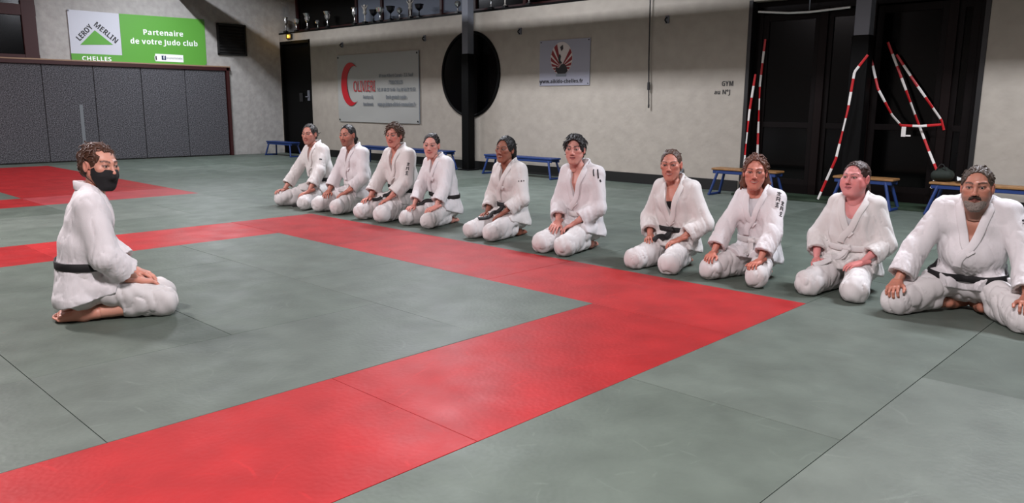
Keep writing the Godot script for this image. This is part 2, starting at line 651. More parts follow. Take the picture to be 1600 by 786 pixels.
		for s in 6:
			var u := s / 5.0
			var wob := Vector2.ZERO
			if kind in ["curly", "receding", "wavy"]: wob = Vector2(cos(ph + u * 6.0), sin(ph + u * 6.0)) * (.011 if kind == "curly" else .006) * u
			var pt := p - nn * .003 + dir * (ln * u) + nn * (sin(u * PI * .8) * lift + wob.x) + side * wob.y
			# keep the lock on the round of the head
			var rel := pt - Vector3(0, .03, -.02)
			var want := (p - Vector3(0, .03, -.02)).length()
			if rel.length() > .01: pt = Vector3(0, .03, -.02) + rel * lerpf(1.0, (want + lift * .7) / rel.length(), .55)
			pts.append(pt)
		hair.tube(pts, .0042, .0008, 5, .0038)
	var tail := Field.new()
	tail.amp = .01
	match sp.get("tail", ""):
		"pony":
			tail.loft(Vector3(0, .0, -.108), Vector3(.012, -.05, -.135), .018, .024, .0)
			tail.loft(Vector3(.012, -.05, -.135), Vector3(.02, -.135, -.115), .024, .010, .02)
		"bun":
			tail.ell(Vector3(.01, .085, -.098), Vector3(.034, .030, .032), .0)
			tail.ell(Vector3(.01, .07, -.085), Vector3(.022, .022, .022), .01)
		"long":
			tail.loft(Vector3(0, .02, -.088), Vector3(.0, -.10, -.098), .024, .022, .0, .045, .05)
			tail.loft(Vector3(0, -.10, -.098), Vector3(.0, -.23, -.118), .022, .012, .02, .05, .03)
		"low":
			tail.loft(Vector3(.02, -.03, -.1), Vector3(.035, -.10, -.098), .026, .024, .0, .01, .012)
			tail.loft(Vector3(.035, -.10, -.098), Vector3(.045, -.17, -.085), .024, .012, .02)
		"bob":
			tail.loft(Vector3(.066, -.01, -.045), Vector3(.072, -.11, -.04), .030, .020, .0)
			tail.loft(Vector3(-.066, -.01, -.045), Vector3(-.070, -.10, -.04), .028, .018, .02)
			tail.loft(Vector3(-.045, -.05, -.085), Vector3(.045, -.05, -.085), .035, .035, .02)
			tail.loft(Vector3(-.045, -.10, -.085), Vector3(.045, -.11, -.085), .026, .026, .02)
			for q in 26:
				var a := -1.4 + 2.8 * q / 25.0
				var o := Vector3(sin(a) * .085, 0, -cos(a) * .07 - .045)
				var s2 := sin(q * 2.3)
				tail.loft(o + Vector3(0, -.02, 0), o * 1.08 + Vector3(s2 * .012, -.085, 0), .011, .012, .012)
				tail.loft(o * 1.08 + Vector3(s2 * .012, -.085, 0), o * 1.12 + Vector3(-s2 * .012, -.135 + s2 * .012, 0), .012, .005, .012)
	if tail.T.size():
		var th := Hair.new()
		th.nz = fine_noise
		th.nape = -1.0
		for pr in ["T", "OP", "A", "D", "S", "L2", "H0", "H1", "R0", "R1", "K", "act"]: th.set(pr, tail.get(pr))
		th.curl = .005; th.freq = Vector3(14, 3, 10); th.amp = .015
		hair.add(th.net(Vector3(-.14, -.27, -.19), Vector3(.14, .15, .05), c * 1.3))
	var out := {"skin": skin, "eyes": eyes, "hair": hair}
	if sp.has("beard_mesh"):
		var b := Hair.new()
		b.nz = fine_noise
		b.curl = .006; b.freq = Vector3(16, 7, 16); b.nape = -1.0; b.amp = .01
		b.loft(Vector3(0, -.078, .058), Vector3(0, -.112, .072), .027, .021, .0, .022, .012)
		for s in [1.0, -1.0]:
			b.loft(Vector3(s * .056, -.030, .012), Vector3(s * .030, -.092, .058), .0135, .020, .02)
		b.ell(Vector3(0, -.064, .098), Vector3(.023, .0085, .02), .004, 1)
		out.beard = b.net(Vector3(-.09, -.15, -.02), Vector3(.09, .0, .12), c)
		var mu := Hair.new()
		mu.nz = fine_noise
		mu.curl = .004; mu.freq = Vector3(16, 8, 16); mu.nape = -1.0; mu.amp = .01
		for s in [1.0, -1.0]:
			mu.loft(Vector3(s * .004, -.047, .095), Vector3(s * .022, -.054, .087), .0068, .0068, .004)
			mu.loft(Vector3(s * .022, -.054, .087), Vector3(s * .034, -.072, .074), .0068, .004, .004)
		out.moustache = mu.net(Vector3(-.05, -.09, .05), Vector3(.05, -.03, .12), c * .8)
	if sp.has("mask"):
		var m := Cloth.new()
		m.nz = fold_noise; m.big = .003; m.low = 0.0
		m.ell(Vector3(0, -.02, .03), Vector3(.069 * wx, .093, .068), .0)
		m.loft(Vector3(0, -.06, .05), Vector3(0, -.105, .066), .037, .024, .03, .03, .012)
		m.loft(Vector3(0, -.012, .098), Vector3(0, -.05, .104), .012, .016, .03)
		for s in [1.0, -1.0]:
			m.loft(Vector3(s * .050, -.046, .010), Vector3(s * .022, -.098, .058), .023, .021, .03)
		m.hems = [[Vector3(0, -.012, .09), Vector3(0, 1, .25).normalized()], [Vector3(0, 0, .012), Vector3(0, -.25, -1).normalized()]]
		m.amp = .01
		out.mask = m.net(Vector3(-.1, -.15, -.01), Vector3(.1, .02, .15), c)
		var st := Shape.new()
		for s in [1.0, -1.0]:
			for y in [-.022, -.085]:
				st.tube(PackedVector3Array([Vector3(s * .064, y, .022), Vector3(s * .076, y * .75, -.004), Vector3(s * .082, -.016 + y * .12, -.028)]), .0022, .0022, 5)
		out.strap = st
	return [out]


func make_person(id: int) -> void:
	var sp: Dictionary = specs[id]
	var s: float = sp.s
	var g: float = sp.get("girth", 1.0)
	var fem: bool = sp.get("woman", false)
	var lean: Vector2 = sp.get("lean", Vector2.ZERO)
	var near: float = sp.get("cell", .0122)
	var J := func(x: float, y: float, z: float) -> Vector3:
		var k := maxf(0.0, (y - .25) / .45)
		return Vector3((x + lean.x * k) * s, y * s, (z + lean.y * k) * s)
	var out := {}
	# ---- legs
	var kx: float = sp.get("knee", .14)
	var kz: float = sp.get("knee_z", .40)
	var axk: float = sp.get("ankle", .075)
	var leg: float = sp.get("leg", 1.0)
	var hip := {}; var knee := {}; var ank := {}
	for sd in [1.0, -1.0]:
		hip[sd] = Vector3(sd * .082 * s, .212 * s, -.02 * s)
		knee[sd] = Vector3(sd * kx * s, .092 * s, kz * s)
		ank[sd] = Vector3(sd * axk * s, .062 * s, -.035 * s)
	var tr := Cloth.new()
	tr.nz = fold_noise; tr.seed_at = Vector3(id * 3.1, 0, 7); tr.big = .017; tr.amp = .014
	tr.loft(Vector3(0, .19, -.045) * s, Vector3(0, .27, -.04) * s, .118 * s * g, .115 * s * g, .0, .075 * s, .065 * s)
	for sd in [1.0, -1.0]:
		tr.loft(hip[sd], knee[sd], .092 * s * leg, .080 * s * leg, .025)
		tr.ell(knee[sd] + Vector3(0, -.006, .0) * s, Vector3(.086, .088, .082) * s * leg, .03)
		var cuff: Vector3 = knee[sd].lerp(ank[sd], sp.get("trouser", .82))
		tr.loft(knee[sd] + Vector3(0, -.012, 0) * s, cuff + Vector3(0, .006, 0) * s, .080 * s * leg, .070 * s, .02, 0, 0, Vector3.RIGHT, true)
	tr.hems = []
	# ---- lower jacket shapes used to rest the hands
	var lap := Cloth.new()
	# ---- hands on the thighs
	var hd: Array = sp.hands
	var S := {}; var E := {}; var W := {}; var HT := {}
	var hs: float = s * (.92 if fem else 1.0) * sp.get("hand", 1.0)
	var shw: float = (.163 if fem else .174) * sp.get("shoulder", 1.0)
	for q in 2:
		var sd := -1.0 if q == 0 else 1.0
		var hx: float = hd[q][0] * s
		var hz: float = hd[q][1] * s
		var hit := tr.march(Vector3(hx, .55 * s, hz), Vector3.DOWN, .6)
		if hd[q].size() > 4: hit += Vector3(0, hd[q][4] * s, 0)
		var nn := (tr.grad(hit, .02) + Vector3(0, .35, 0)).normalized()
		var ang: float = deg_to_rad(hd[q][2])      # towards the middle
		var dir := Vector3(-sd * sin(ang), 0, cos(ang))
		dir = (dir - nn * dir.dot(nn)).normalized()
		var wr := hit + nn * (.015 * hs) - dir * (.05 * hs)
		W[sd] = wr
		var b := Basis(nn.cross(dir), nn, dir)
		if sd < 0.0: b = Basis(-b.x, b.y, b.z)
		HT[sd] = [Transform3D(b.scaled_local(Vector3.ONE * hs), wr), hand_shapes[int(hd[q][3])]]
		S[sd] = J.call(sd * shw, .684 + sp.get("shrug", 0.0), -.03)
		var l1: float = .285 * s * sp.get("arm", 1.0)
		var l2: float = .252 * s * sp.get("arm", 1.0)
		var ab: Vector3 = W[sd] - S[sd]
		var dl := minf(ab.length(), (l1 + l2) * .995)
		var u := ab.normalized()
		var a1: float = (l1 * l1 - l2 * l2 + dl * dl) / (2.0 * dl)
		var hh: float = sqrt(maxf(0.0, l1 * l1 - a1 * a1))
		var pole := Vector3(sd * sp.get("elbow_out", .75), -.25, -.7)
		pole = (pole - u * pole.dot(u)).normalized()
		E[sd] = S[sd] + u * a1 + pole * hh
	# ---- body
	var bd := Field.new()
	var P: Array = [J.call(0, .19, -.045), J.call(0, .30, -.045), J.call(0, .45, -.04), J.call(0, .60, -.025), J.call(0, .675, -.035), J.call(0, .735, -.03)]
	bd.loft(P[0], P[1], .108 * s * g, .098 * s * g, .0, .07 * s, .06 * s)
	bd.loft(P[1], P[2], .098 * s * g, .096 * s * g, .05, .06 * s, .055 * s)
	bd.loft(P[2], P[3], .096 * s * g, .094 * s * g, .05, .055 * s, .08 * s)
	bd.loft(P[3], P[4], .094 * s, .050 * s, .04, .08 * s, (shw - .055) * s)
	var nr: float = sp.get("neck", .055) * s
	var hp: Vector3 = J.call(sp.head[0], sp.head[1] - .012, sp.head[2])
	var hsc: float = sp.get("hs", 1.03 if fem else 1.05)
	bd.loft(J.call(0, .655, -.04), hp + Vector3(0, -.115, -.03) * hsc, nr * 1.28, nr * .93, .04)
	if sp.has("belly"): bd.ell(J.call(0, .38, .03), Vector3(.15, .13, .13) * s * sp.belly, .05)
	if fem:
		for sd in [1.0, -1.0]: bd.ell(J.call(sd * .062, .555, .058), Vector3(.052, .055, .045) * s, .03)
	for sd in [1.0, -1.0]:
		bd.ell(S[sd], Vector3.ONE * .048 * s, .03)
		bd.loft(S[sd], E[sd], .049 * s, .040 * s, .03)
		bd.loft(E[sd], E[sd].lerp(W[sd], .35), .039 * s, .039 * s, .01)
		bd.loft(E[sd].lerp(W[sd], .35), W[sd], .039 * s, .0235 * hs, .01)
		bd.loft(hip[sd], knee[sd], .078 * s, .056 * s, .02)
		bd.loft(knee[sd] - Vector3(0, .02 * s, 0), knee[sd].lerp(ank[sd], .4) - Vector3(0, .012 * s, 0), .054 * s, .050 * s, .02)
		bd.loft(knee[sd].lerp(ank[sd], .4) - Vector3(0, .012 * s, 0), ank[sd] - Vector3(0, .018 * s, 0), .050 * s, .034 * s, .02)
	var sk: Color = sp.skin
	bd.painter = func(p: Vector3, _n: Vector3) -> Color: return sk
	var body := bd.net(Vector3(-.62, -.02, -.36) * s, Vector3(.62, .88, .62) * s, near * 1.35)
	var body_n := body.v.size()
	var hb := Basis.from_euler(Vector3(deg_to_rad(sp.look[1]), deg_to_rad(sp.look[0]), deg_to_rad(sp.look[2]))).scaled_local(Vector3.ONE * hsc)
	var ht := Transform3D(hb, hp)
	var hc: float = sp.get("head_cell", .0050)
	var H: Dictionary = make_head(sp, hc)[0]
	body.add(H.skin, ht)
	var hskin: Color = sk * Color(1.0, .90, .88)
	for sd in [1.0, -1.0]:
		var hsh: Shape = HT[sd][1]
		var col := Shape.new()
		col.add(hsh)
		col.paint(hskin)
		body.add(col, HT[sd][0])
		var ft: Shape = hand_shapes[3 if near < .0095 and sp.has("feet") else 2]
		var fc := Shape.new()
		fc.add(ft)
		fc.paint(sk * Color(1.0, .92, .9))
		var fb := Basis(Vector3.UP, sd * .28).scaled_local(Vector3(-sd * -1.0, 1, 1) * s)
		body.add(fc, Transform3D(fb, ank[sd] + Vector3(0, -.022, 0) * s))
	out.body = body
	out.eyes = []
	for e in H.eyes:
		var es := Shape.new()
		es.colored = true
		es.add(e, ht)
		out.eyes.append(es)
	for k in ["hair", "beard", "moustache", "mask", "strap"]:
		if H.has(k):
			var x := Shape.new()
			x.add(H[k], ht)
			out[k] = x
	# ---- trousers
	out.trousers = tr.net(Vector3(-.66, -.01, -.24) * s, Vector3(.66, .42, .60) * s, near)
	# ---- jacket
	var jk := Cloth.new()
	jk.nz = fold_noise; jk.seed_at = Vector3(id * 5.7, id, 0); jk.big = .009; jk.pleat = .007; jk.amp = .018
	var by: float = sp.get("belt_y", .335) * s
	jk.belt_y = by
	var bz: float = sp.get("blouse", .024)
	jk.loft(J.call(0, .150, -.055), J.call(0, .285, -.045), .132 * s * g, .116 * s * g, .0, .085 * s, .062 * s)
	jk.loft(J.call(0, .285, -.045), J.call(0, .345, -.042), .114 * s * g, (.100 + bz * .5) * s * g, .03, .060 * s, .058 * s)
	jk.loft(J.call(0, .355, -.04), J.call(0, .45, -.035), (.100 + bz * .6) * s * g, (.098 + bz) * s * g, .03, .058 * s, .066 * s)
	jk.loft(J.call(0, .45, -.035), J.call(0, .60, -.025), (.098 + bz) * s * g, .112 * s, .04, .066 * s, .085 * s)
	jk.loft(J.call(0, .60, -.025), J.call(0, .68, -.035), .112 * s, .062 * s, .04, .085 * s, (shw - .05) * s)
	jk.loft(J.call(0, .66, -.035), J.call(0, .77, -.038), .084 * s, .064 * s, .06, .04 * s, .005)
	for sd in [1.0, -1.0]: jk.loft(J.call(sd * .05, .745, -.04), S[sd] + Vector3(-sd * .01, .012, -.005) * s, .040 * s, .060 * s, .04)
	var trunk := jk.act.duplicate()
	if sp.has("belly"): jk.ell(J.call(0, .40, .03), Vector3(.17, .13, .145) * s * sp.belly, .05)
	if fem:
		for sd in [1.0, -1.0]: jk.ell(J.call(sd * .062, .555, .062), Vector3(.065, .07, .056) * s, .05)
	trunk = jk.act.duplicate()
	var sl: float = sp.get("sleeve", 1.0)
	var skirts := []
	for sd in [1.0, -1.0]:
		var el: Vector3 = E[sd] + Vector3(sd * .004, -.012, 0) * s
		var cf: Vector3 = E[sd].lerp(W[sd], sp.get("cuff", .70)) + Vector3(0, -.008, 0) * s
		jk.loft(S[sd] + Vector3(-sd * .02, -.012, 0) * s, el, .076 * s * sl, .070 * s * sl, .035)
		jk.loft(el, cf, .072 * s * sl, .072 * s * sl, .025, .0, .008, Vector3.UP, true)
		# elbow creases
		for q in 3:
			var m: Vector3 = el.lerp(S[sd], -.10 + q * .16)
			var fw: Vector3 = (W[sd] - S[sd]).normalized()
			jk.loft(m + fw * .075 * s + Vector3(sd * .03, .02, 0) * s, m + fw * .05 * s + Vector3(-sd * .04, -.02, .03) * s, .005 * s, .003 * s, .02, 0, 0, Vector3.RIGHT, false, 1)
		# skirt over the thigh
		var sk_end: float = sp.get("skirt", .46)
		var kn: Vector3 = hip[sd].lerp(knee[sd], sk_end + (.05 if sd < 0.0 else 0.0))
		jk.loft(hip[sd] + Vector3(0, .004, -.02) * s, kn + Vector3(-sd * .012, .012, 0) * s, .100 * s * maxf(leg, g * .95), .098 * s * leg, .03, 0, .012, Vector3.RIGHT, true)
		skirts.append(jk.T.size() - 1)
	for sd in [1.0, -1.0]:
		var cf2: Vector3 = E[sd].lerp(W[sd], sp.get("cuff", .70)) + Vector3(0, -.008, 0) * s
		var u2: Vector3 = (W[sd] - E[sd]).normalized()
		jk.loft(cf2 - u2 * .035 * s, cf2 + u2 * .12 * s, .045 * s * sl, .064 * s * sl, .004, 0, .008, Vector3.UP, false, 1)
	jk.apex = Vector2(sp.get("vx", 0.0), sp.get("v", .50)) * s
	jk.top_y = .775 * s; jk.top_x = sp.get("vw", .060) * s
	jk.apex.x += lean.x * s * maxf(0.0, (sp.get("v", .50) - .25) / .45)
	var shift := lean * s * 1.05
	jk.neck_z = (-.035) * s + shift.y; jk.neck_r = nr * 1.1
	jk.hems = [[Vector3(0, .105 * s, -.14 * s), Vector3(0, -1, .25).normalized()]]
	# the open neck follows the lean: work in a frame whose x axis is moved
	jk.carve = false
	var lean_x := shift.x
	# lapel bands, laid on the closed jacket
	var whole := jk.act.duplicate()
	var skirted := trunk.duplicate()
	for q in skirts: skirted.append(q)
	jk.act = trunk
	var lw := .052 * s
	var front := func(x: float, y: float) -> Array:
		var p := jk.march(Vector3(x, y, .45 * s), Vector3(0, 0, -1), .8)
		return [p, jk.grad(p, .012)]
	var nb: Vector3 = J.call(0, .782, -.038)
	var ap: Vector2 = jk.apex
	var bands := [[], []]     # right (lies under), left
	for q in 2:
		var sd := 1.0 if q else -1.0
		var pts := []
		for k in 6:            # from the nape round the neck
			var an := PI * .5 - (PI * .5) * k / 5.0
			var d := Vector3(cos(an) * sd, 0, -sin(an))
			pts.append([nb + Vector3(d.x * (nr * 1.30), .006 - .012 * k / 5.0, d.z * nr * 1.35 + .006 * k / 5.0), (d + Vector3(0, .12 * k, .04 * k)).normalized()])
		var n := 15
		for k in n:
			var t := float(k + 1) / n
			var yy := lerpf(.752 * s, (by + .035 * s) if q else ap.y - .045 * s, t)
			var iy := (yy - ap.y) / (jk.top_y - ap.y)
			var ix: float = ap.x * (1.0 - iy) + lean_x * iy + sd * jk.top_x * iy if iy > 0.0 else ap.x + sd * iy * .30 * s
			if q and iy < 0.0: ix = maxf(ix, ap.x - .075 * s)
			var r: Array = front.call(ix + sd * lw * .42, yy)
			pts.append([r[0] + r[1] * (.006 if q else .003) * s, r[1]])
		bands[q] = pts
	var lap_sh := Shape.new()
	for q in 2:
		# smooth the path twice
		var pts: Array = bands[q]
		for it in 2:
			var np := pts.duplicate(true)
			for k in range(1, pts.size() - 1):
				np[k] = [(pts[k - 1][0] + pts[k][0] * 2.0 + pts[k + 1][0]) * .25, (pts[k - 1][1] + pts[k][1] * 2.0 + pts[k + 1][1]).normalized()]
			pts = np
		var pv := PackedVector3Array(); var nv := PackedVector3Array()
		for e in pts:
			pv.append(e[0]); nv.append(e[1])
		lap_sh.ribbon(pv, nv, lw, .019 * s)
	out.lapel = lap_sh
	# belt: marched onto the closed jacket
	var bt := Shape.new()
	var tilt: float = sp.get("belt_tilt", .012)
	var roll: float = sp.get("belt_roll", 0.0)
	if sp.get("belt", "") != "":
		var pv := PackedVector3Array(); var nv := PackedVector3Array()
		var bw := .046 * s
		jk.act = skirted
		for k in 48:
			var an := TAU * k / 48.0
			var d := Vector3(sin(an), 0, cos(an))
			var bc := Vector3(lean_x * .2, by - tilt * s * cos(an) + roll * s * sin(an), -.04 * s + shift.y * .2)
			var p := jk.march(bc + d * .42 * s, -d, .42)
			var rad := (p - bc).length()
			var w := 1.5
			pv.append(bc + d * (rad + .004 * s * w)); nv.append(d)
		for it in 2:
			var np := pv.duplicate()
			for k in 48: np[k] = (pv[(k + 47) % 48] + pv[k] * 2.0 + pv[(k + 1) % 48]) * .25
			pv = np
		bt.ribbon(pv, nv, bw, .011 * s, true)
		out.belt = bt
		var kp: Vector3 = pv[int(sp.get("knot_at", 0))]
		var kn := Shape.new()
		if not sp.has("no_knot"):
			var f := Field.new()
			f.loft(kp + Vector3(-.022, .004, .014) * s, kp + Vector3(.022, -.004, .014) * s, .017 * s, .015 * s, .0)
			f.loft(kp + Vector3(.014, .02, .012) * s, kp + Vector3(-.014, -.022, .014) * s, .013 * s, .014 * s, .008)
			kn = f.net(kp - Vector3.ONE * .06 * s, kp + Vector3.ONE * .06 * s, .005)
			out.knot = kn
		out.ends = []
		for e in sp.get("ends", [[-.06, .17], [.05, .15]]):
			# an end falls from the knot over the lap, towards (x, length)
			var ev := PackedVector3Array(); var en := PackedVector3Array()
			jk.act = skirted
			for k in 9:
				var t := k / 8.0
				var x: float = kp.x + (e[0] * s) * t
				var z: float = kp.z + .012 * s + e[1] * s * t
				var a := jk.march(Vector3(x, by, z), Vector3.DOWN, .5).y
				var b2 := tr.march(Vector3(x, by, z), Vector3.DOWN, .5).y
				var yy := minf(maxf(maxf(a, b2) + .008 * s, .01), kp.y - .006 * s)
				yy = maxf(yy, kp.y - (e[1] * t * 1.5 + .25 * t) * s)
				if k == 0: yy = kp.y
				ev.append(Vector3(x, yy, z + .004 * s))
			for it in 2:
				var np := ev.duplicate()
				for k in range(1, 8): np[k] = (ev[k - 1] + ev[k] * 2.0 + ev[k + 1]) * .25
				ev = np
			for k in 9:
				var tt := (ev[mini(k + 1, 8)] - ev[maxi(k - 1, 0)]).normalized()
				en.append((Vector3(0, .5, 1) - tt * tt.dot(Vector3(0, .5, 1))).normalized())
			var es := Shape.new()
			es.ribbon(ev, en, .044 * s, .009 * s)
			out.ends.append(es)
	jk.act = whole
	# marks on the cloth
	var marks := Shape.new()
	for m in sp.get("marks", []):
		# [side, t along the upper arm, angle round it, strokes]
		var sd: float = m[0]
		var u: Vector3 = (E[sd] - S[sd]).normalized()
		var fwd := Vector3(0, 0, 1)
		fwd = (fwd - u * fwd.dot(u)).normalized()
		var outw := fwd.cross(u) * 1.0
		if outw.x * sd < 0.0: outw = -outw
		for st in m[3]:
			var pv := PackedVector3Array(); var nv := PackedVector3Array()
			for k in 5:
				var q: Vector2 = Vector2(st[0], st[1]).lerp(Vector2(st[2], st[3]), k / 4.0)
				var an: float = deg_to_rad(m[2]) + q.x * sd / .075
				var d := (fwd * cos(an) + outw * sin(an)).normalized()
				var c0: Vector3 = S[sd] + u * (m[1] * s - q.y * s)
				var p := jk.march(c0 + d * .22 * s, -d, .22 * s)
				pv.append(p + d * .0012); nv.append(d)
			marks.ribbon(pv, nv, st[4] * s, .003)
	if marks.v.size(): out.marks = marks
	# nothing of the body may come through the cloth that covers it
	var cuts := []
	for sd in [1.0, -1.0]:
		var uu: Vector3 = (W[sd] - E[sd]).normalized()
		cuts.append([E[sd] + uu * (((W[sd] - E[sd]).length()) * sp.get("cuff", .70) - .05 * s), uu, sd])
	for k in body_n:
		var p := body.v[k]
		if p.y > .72 * s: continue
		var skip := false
		for cu in cuts:
			if p.x * cu[2] > .0 and (p - cu[0]).dot(cu[1]) > 0.0 and (p - cu[0]).length() < .24 * s and p.y > .12 * s and (p - cu[0] - cu[1] * (p - cu[0]).dot(cu[1])).length() < .06 * s: skip = true
		if skip: continue
		var dj := minf(jk.eval(p), tr.eval(p))
		if dj > -.009 and dj < .05 and p.y > .10 * s:
			body.v[k] = p - body.n[k] * (dj + .011)
	# now open the neck and mesh the jacket
	jk.carve = true
	var J2 := JacketNet.new()
	J2.from(jk, lean_x)
	out.jacket = J2.net(Vector3(-.60, .0, -.36) * s, Vector3(.60, .86, .56) * s, near)
	# shirt
	if sp.has("shirt"):
		var ts := Cloth.new()
		ts.nz = fold_noise; ts.big = .003; ts.low = 0.0; ts.amp = .01
		ts.loft(P[2], P[3], .102 * s * g, .101 * s, .0, .055 * s, .08 * s)
		ts.loft(P[3], J.call(0, .70, -.035), .101 * s, .058 * s, .04, .08 * s, (shw - .07) * s)
		if fem:
			for sd in [1.0, -1.0]: ts.ell(J.call(sd * .062, .555, .058), Vector3(.056, .059, .050) * s, .03)
		var ny: float = sp.shirt
		ts.hems = [[J.call(0, ny, .05), Vector3(0, 1, .35).normalized()], [J.call(0, .47, 0), Vector3(0, -1, 0)]]
		out.shirt = ts.net(Vector3(-.22, .42, -.2) * s, Vector3(.22, .74, .18) * s, near)
	results[id] = out


class JacketNet extends Cloth:
	var lean_x := 0.0

	func from(o: Cloth, lx: float) -> void:
		for pr in ["T", "OP", "A", "D", "S", "L2", "H0", "H1", "R0", "R1", "K", "act", "amp", "nz", "seed_at", "big", "pleat", "belt_y", "low", "hems", "apex", "top_y", "top_x", "neck_z", "neck_r"]:
			set(pr, o.get(pr))
		lean_x = lx

	func eval(p: Vector3) -> float:
		var d := super.eval(p)
		if p.y > apex.y - .05 and d < .03:
			var t := (p.y - apex.y) / (top_y - apex.y)
			var hw := top_x * t
			var cx := apex.x * (1.0 - t) + lean_x * t
			var v := maxf(absf(p.x - cx) - hw, maxf(apex.y - p.y, neck_z - p.z))
			d = maxf(d, -v)
			if p.y > top_y - .14:
				var r := Vector2(p.x - lean_x, (p.z - neck_z) * .95).length() - neck_r - maxf(0.0, p.y - top_y) * .4
				d = maxf(d, -maxf(r, top_y - .12 - p.y))
		return d


# ------------------------------------------------------------------ scene helpers
func put(called: String, sh, m: Material, parent: Node = self) -> MeshInstance3D:
	var o := MeshInstance3D.new()
	o.name = called
	o.mesh = sh.mesh() if sh is Shape else sh
	o.material_override = null
	for k in o.mesh.get_surface_count():
		if o.mesh is ArrayMesh and sh is Shape: o.mesh.surface_set_material(k, m)
		else: o.set_surface_override_material(k, m)
	o.cast_shadow = GeometryInstance3D.SHADOW_CASTING_SETTING_ON
	if parent == self: o.name = numbered(called)
	parent.add_child(o, true)
	return o


func mesh_at(called: String, me: Mesh, m: Material, at: Vector3, parent: Node = self) -> MeshInstance3D:
	var o := MeshInstance3D.new()
	o.name = numbered(called) if parent == self else called
	o.mesh = me
	o.set_surface_override_material(0, m)
	o.position = at
	parent.add_child(o, true)
	return o


var used := {}


func numbered(called: String) -> String:
	var n: int = used.get(called, 0)
	used[called] = n + 1
	return called if n == 0 else "%s_%03d" % [called, n]


func thing(called: String, label: String, category: String, at := Vector3.ZERO, turn := 0.0, group := "") -> Node3D:
	var o := Node3D.new()
	o.name = numbered(called)
	add_child(o)
	o.position = at
	o.rotation.y = turn
	return tag(o, label, category, group)


func tag(o: Node3D, label: String, category: String, group := "") -> Node3D:
	o.set_meta("label", label)
	o.set_meta("category", category)
	if group: o.set_meta("group", group)
	return o


func struct(o: Node3D) -> Node3D:
	o.set_meta("kind", "structure")
	return o


func mat(r: float, g: float, b: float, rough := .7, metal := 0.0, spec := .5) -> StandardMaterial3D:
	var m := StandardMaterial3D.new()
	m.albedo_color = Color(r, g, b)
	m.roughness = rough
	m.metallic = metal
	m.metallic_specular = spec
	return m


func grain(seed_: int, freq: float, side: int, lo: float, hi: float, octaves := 4, streak := 0) -> ImageTexture:
	# grey noise between lo and hi (sRGB 0..1), with pale scuffs if asked for
	var nz := FastNoiseLite.new()
	nz.seed = seed_
	nz.frequency = freq
	nz.fractal_octaves = octaves
	var im := nz.get_seamless_image(side, side)
	im.convert(Image.FORMAT_L8)
	var d := im.get_data()
	for k in d.size():
		d[k] = clampi(int(255.0 * lerpf(lo, hi, d[k] / 255.0)), 0, 255)
	if streak:
		var rng := RandomNumberGenerator.new()
		rng.seed = seed_
		for q in streak:
			var p := Vector2(rng.randf() * side, rng.randf() * side)
			var an := rng.randf() * TAU
			var bend := rng.randf_range(-.03, .03)
			var ln := rng.randi_range(10, 60)
			var wide := rng.randi_range(1, 3)
			var add := rng.randf_range(8.0, 34.0)
			for s in ln:
				p += Vector2(cos(an), sin(an))
				an += bend
				for w in wide:
					var x := posmod(int(p.x + w * sin(an)), side)
					var y := posmod(int(p.y - w * cos(an)), side)
					d[y * side + x] = clampi(d[y * side + x] + int(add * sin(PI * s / ln)), 0, 255)
	im = Image.create_from_data(side, side, false, Image.FORMAT_L8, d)
	im.convert(Image.FORMAT_RGB8)
	return ImageTexture.create_from_image(im)


func bumps(seed_: int, freq: float, side: int, strength: float) -> ImageTexture:
	var nz := FastNoiseLite.new()
	nz.seed = seed_
	nz.frequency = freq
	nz.fractal_octaves = 3
	var im := nz.get_seamless_image(side, side)
	im.convert(Image.FORMAT_RGBA8)
	im.bump_map_to_normal_map(strength)
	return ImageTexture.create_from_image(im)


func tri(m: StandardMaterial3D, scale: float, world := true) -> StandardMaterial3D:
	m.uv1_triplanar = true
	m.uv1_world_triplanar = world
	m.uv1_scale = Vector3.ONE * scale
	return m


func letters(called: String, text: String, size: float, at: Vector3, b: Basis, m: Material, parent: Node, bold := true, stretch := 1.0, depth := .0025, fit := 0.0) -> MeshInstance3D:
	# size = height of a capital in metres
	var f := SystemFont.new()
	f.font_names = PackedStringArray(["Droid Sans"])
	f.font_weight = 700 if bold else 400
	var t := TextMesh.new()
	t.font = f
	t.text = text
	t.font_size = 32
	t.pixel_size = size / 32.0 / .715
	t.depth = depth
	t.curve_step = 2.0
	var o := MeshInstance3D.new()
	o.name = called
	o.mesh = t
	o.set_surface_override_material(0, m)
	if fit > 0.0: stretch = fit / maxf(t.get_aabb().size.x, .01)
	o.transform = Transform3D(b.scaled_local(Vector3(stretch, 1, 1)), at)
	parent.add_child(o, true)
	return o


func flat(poly: PackedVector2Array, depth: float) -> Shape:
	# a plate with the outline poly in the xy plane, its face towards +z
	var s := Shape.new()
	var ix := Geometry2D.triangulate_polygon(poly)
	for k in ix.size():
		var q := poly[ix[k]]
		s.v.append(Vector3(q.x, q.y, depth)); s.n.append(Vector3.BACK)
	for k in range(0, ix.size(), 3): s.tri(k, k + 1, k + 2)
	for k in poly.size():
		var a := poly[k]
		var b := poly[(k + 1) % poly.size()]
		var e := (b - a).normalized()
		var nn := Vector3(e.y, -e.x, 0) * (-1.0 if Geometry2D.is_polygon_clockwise(poly) else 1.0)
		var b0 := s.v.size()
		for q in [Vector3(a.x, a.y, 0), Vector3(b.x, b.y, 0), Vector3(b.x, b.y, depth), Vector3(a.x, a.y, depth)]:
			s.v.append(q); s.n.append(nn)
		s.quad(b0, b0 + 1, b0 + 2, b0 + 3)
	return s


func boxes(list: Array, ch := .004) -> Shape:
	# list of [centre, size] or [centre, size, basis]
	var s := Shape.new()
	for e in list:
		s.box(e[0], e[1], e[2] if e.size() > 2 else Basis(), ch)
	return s


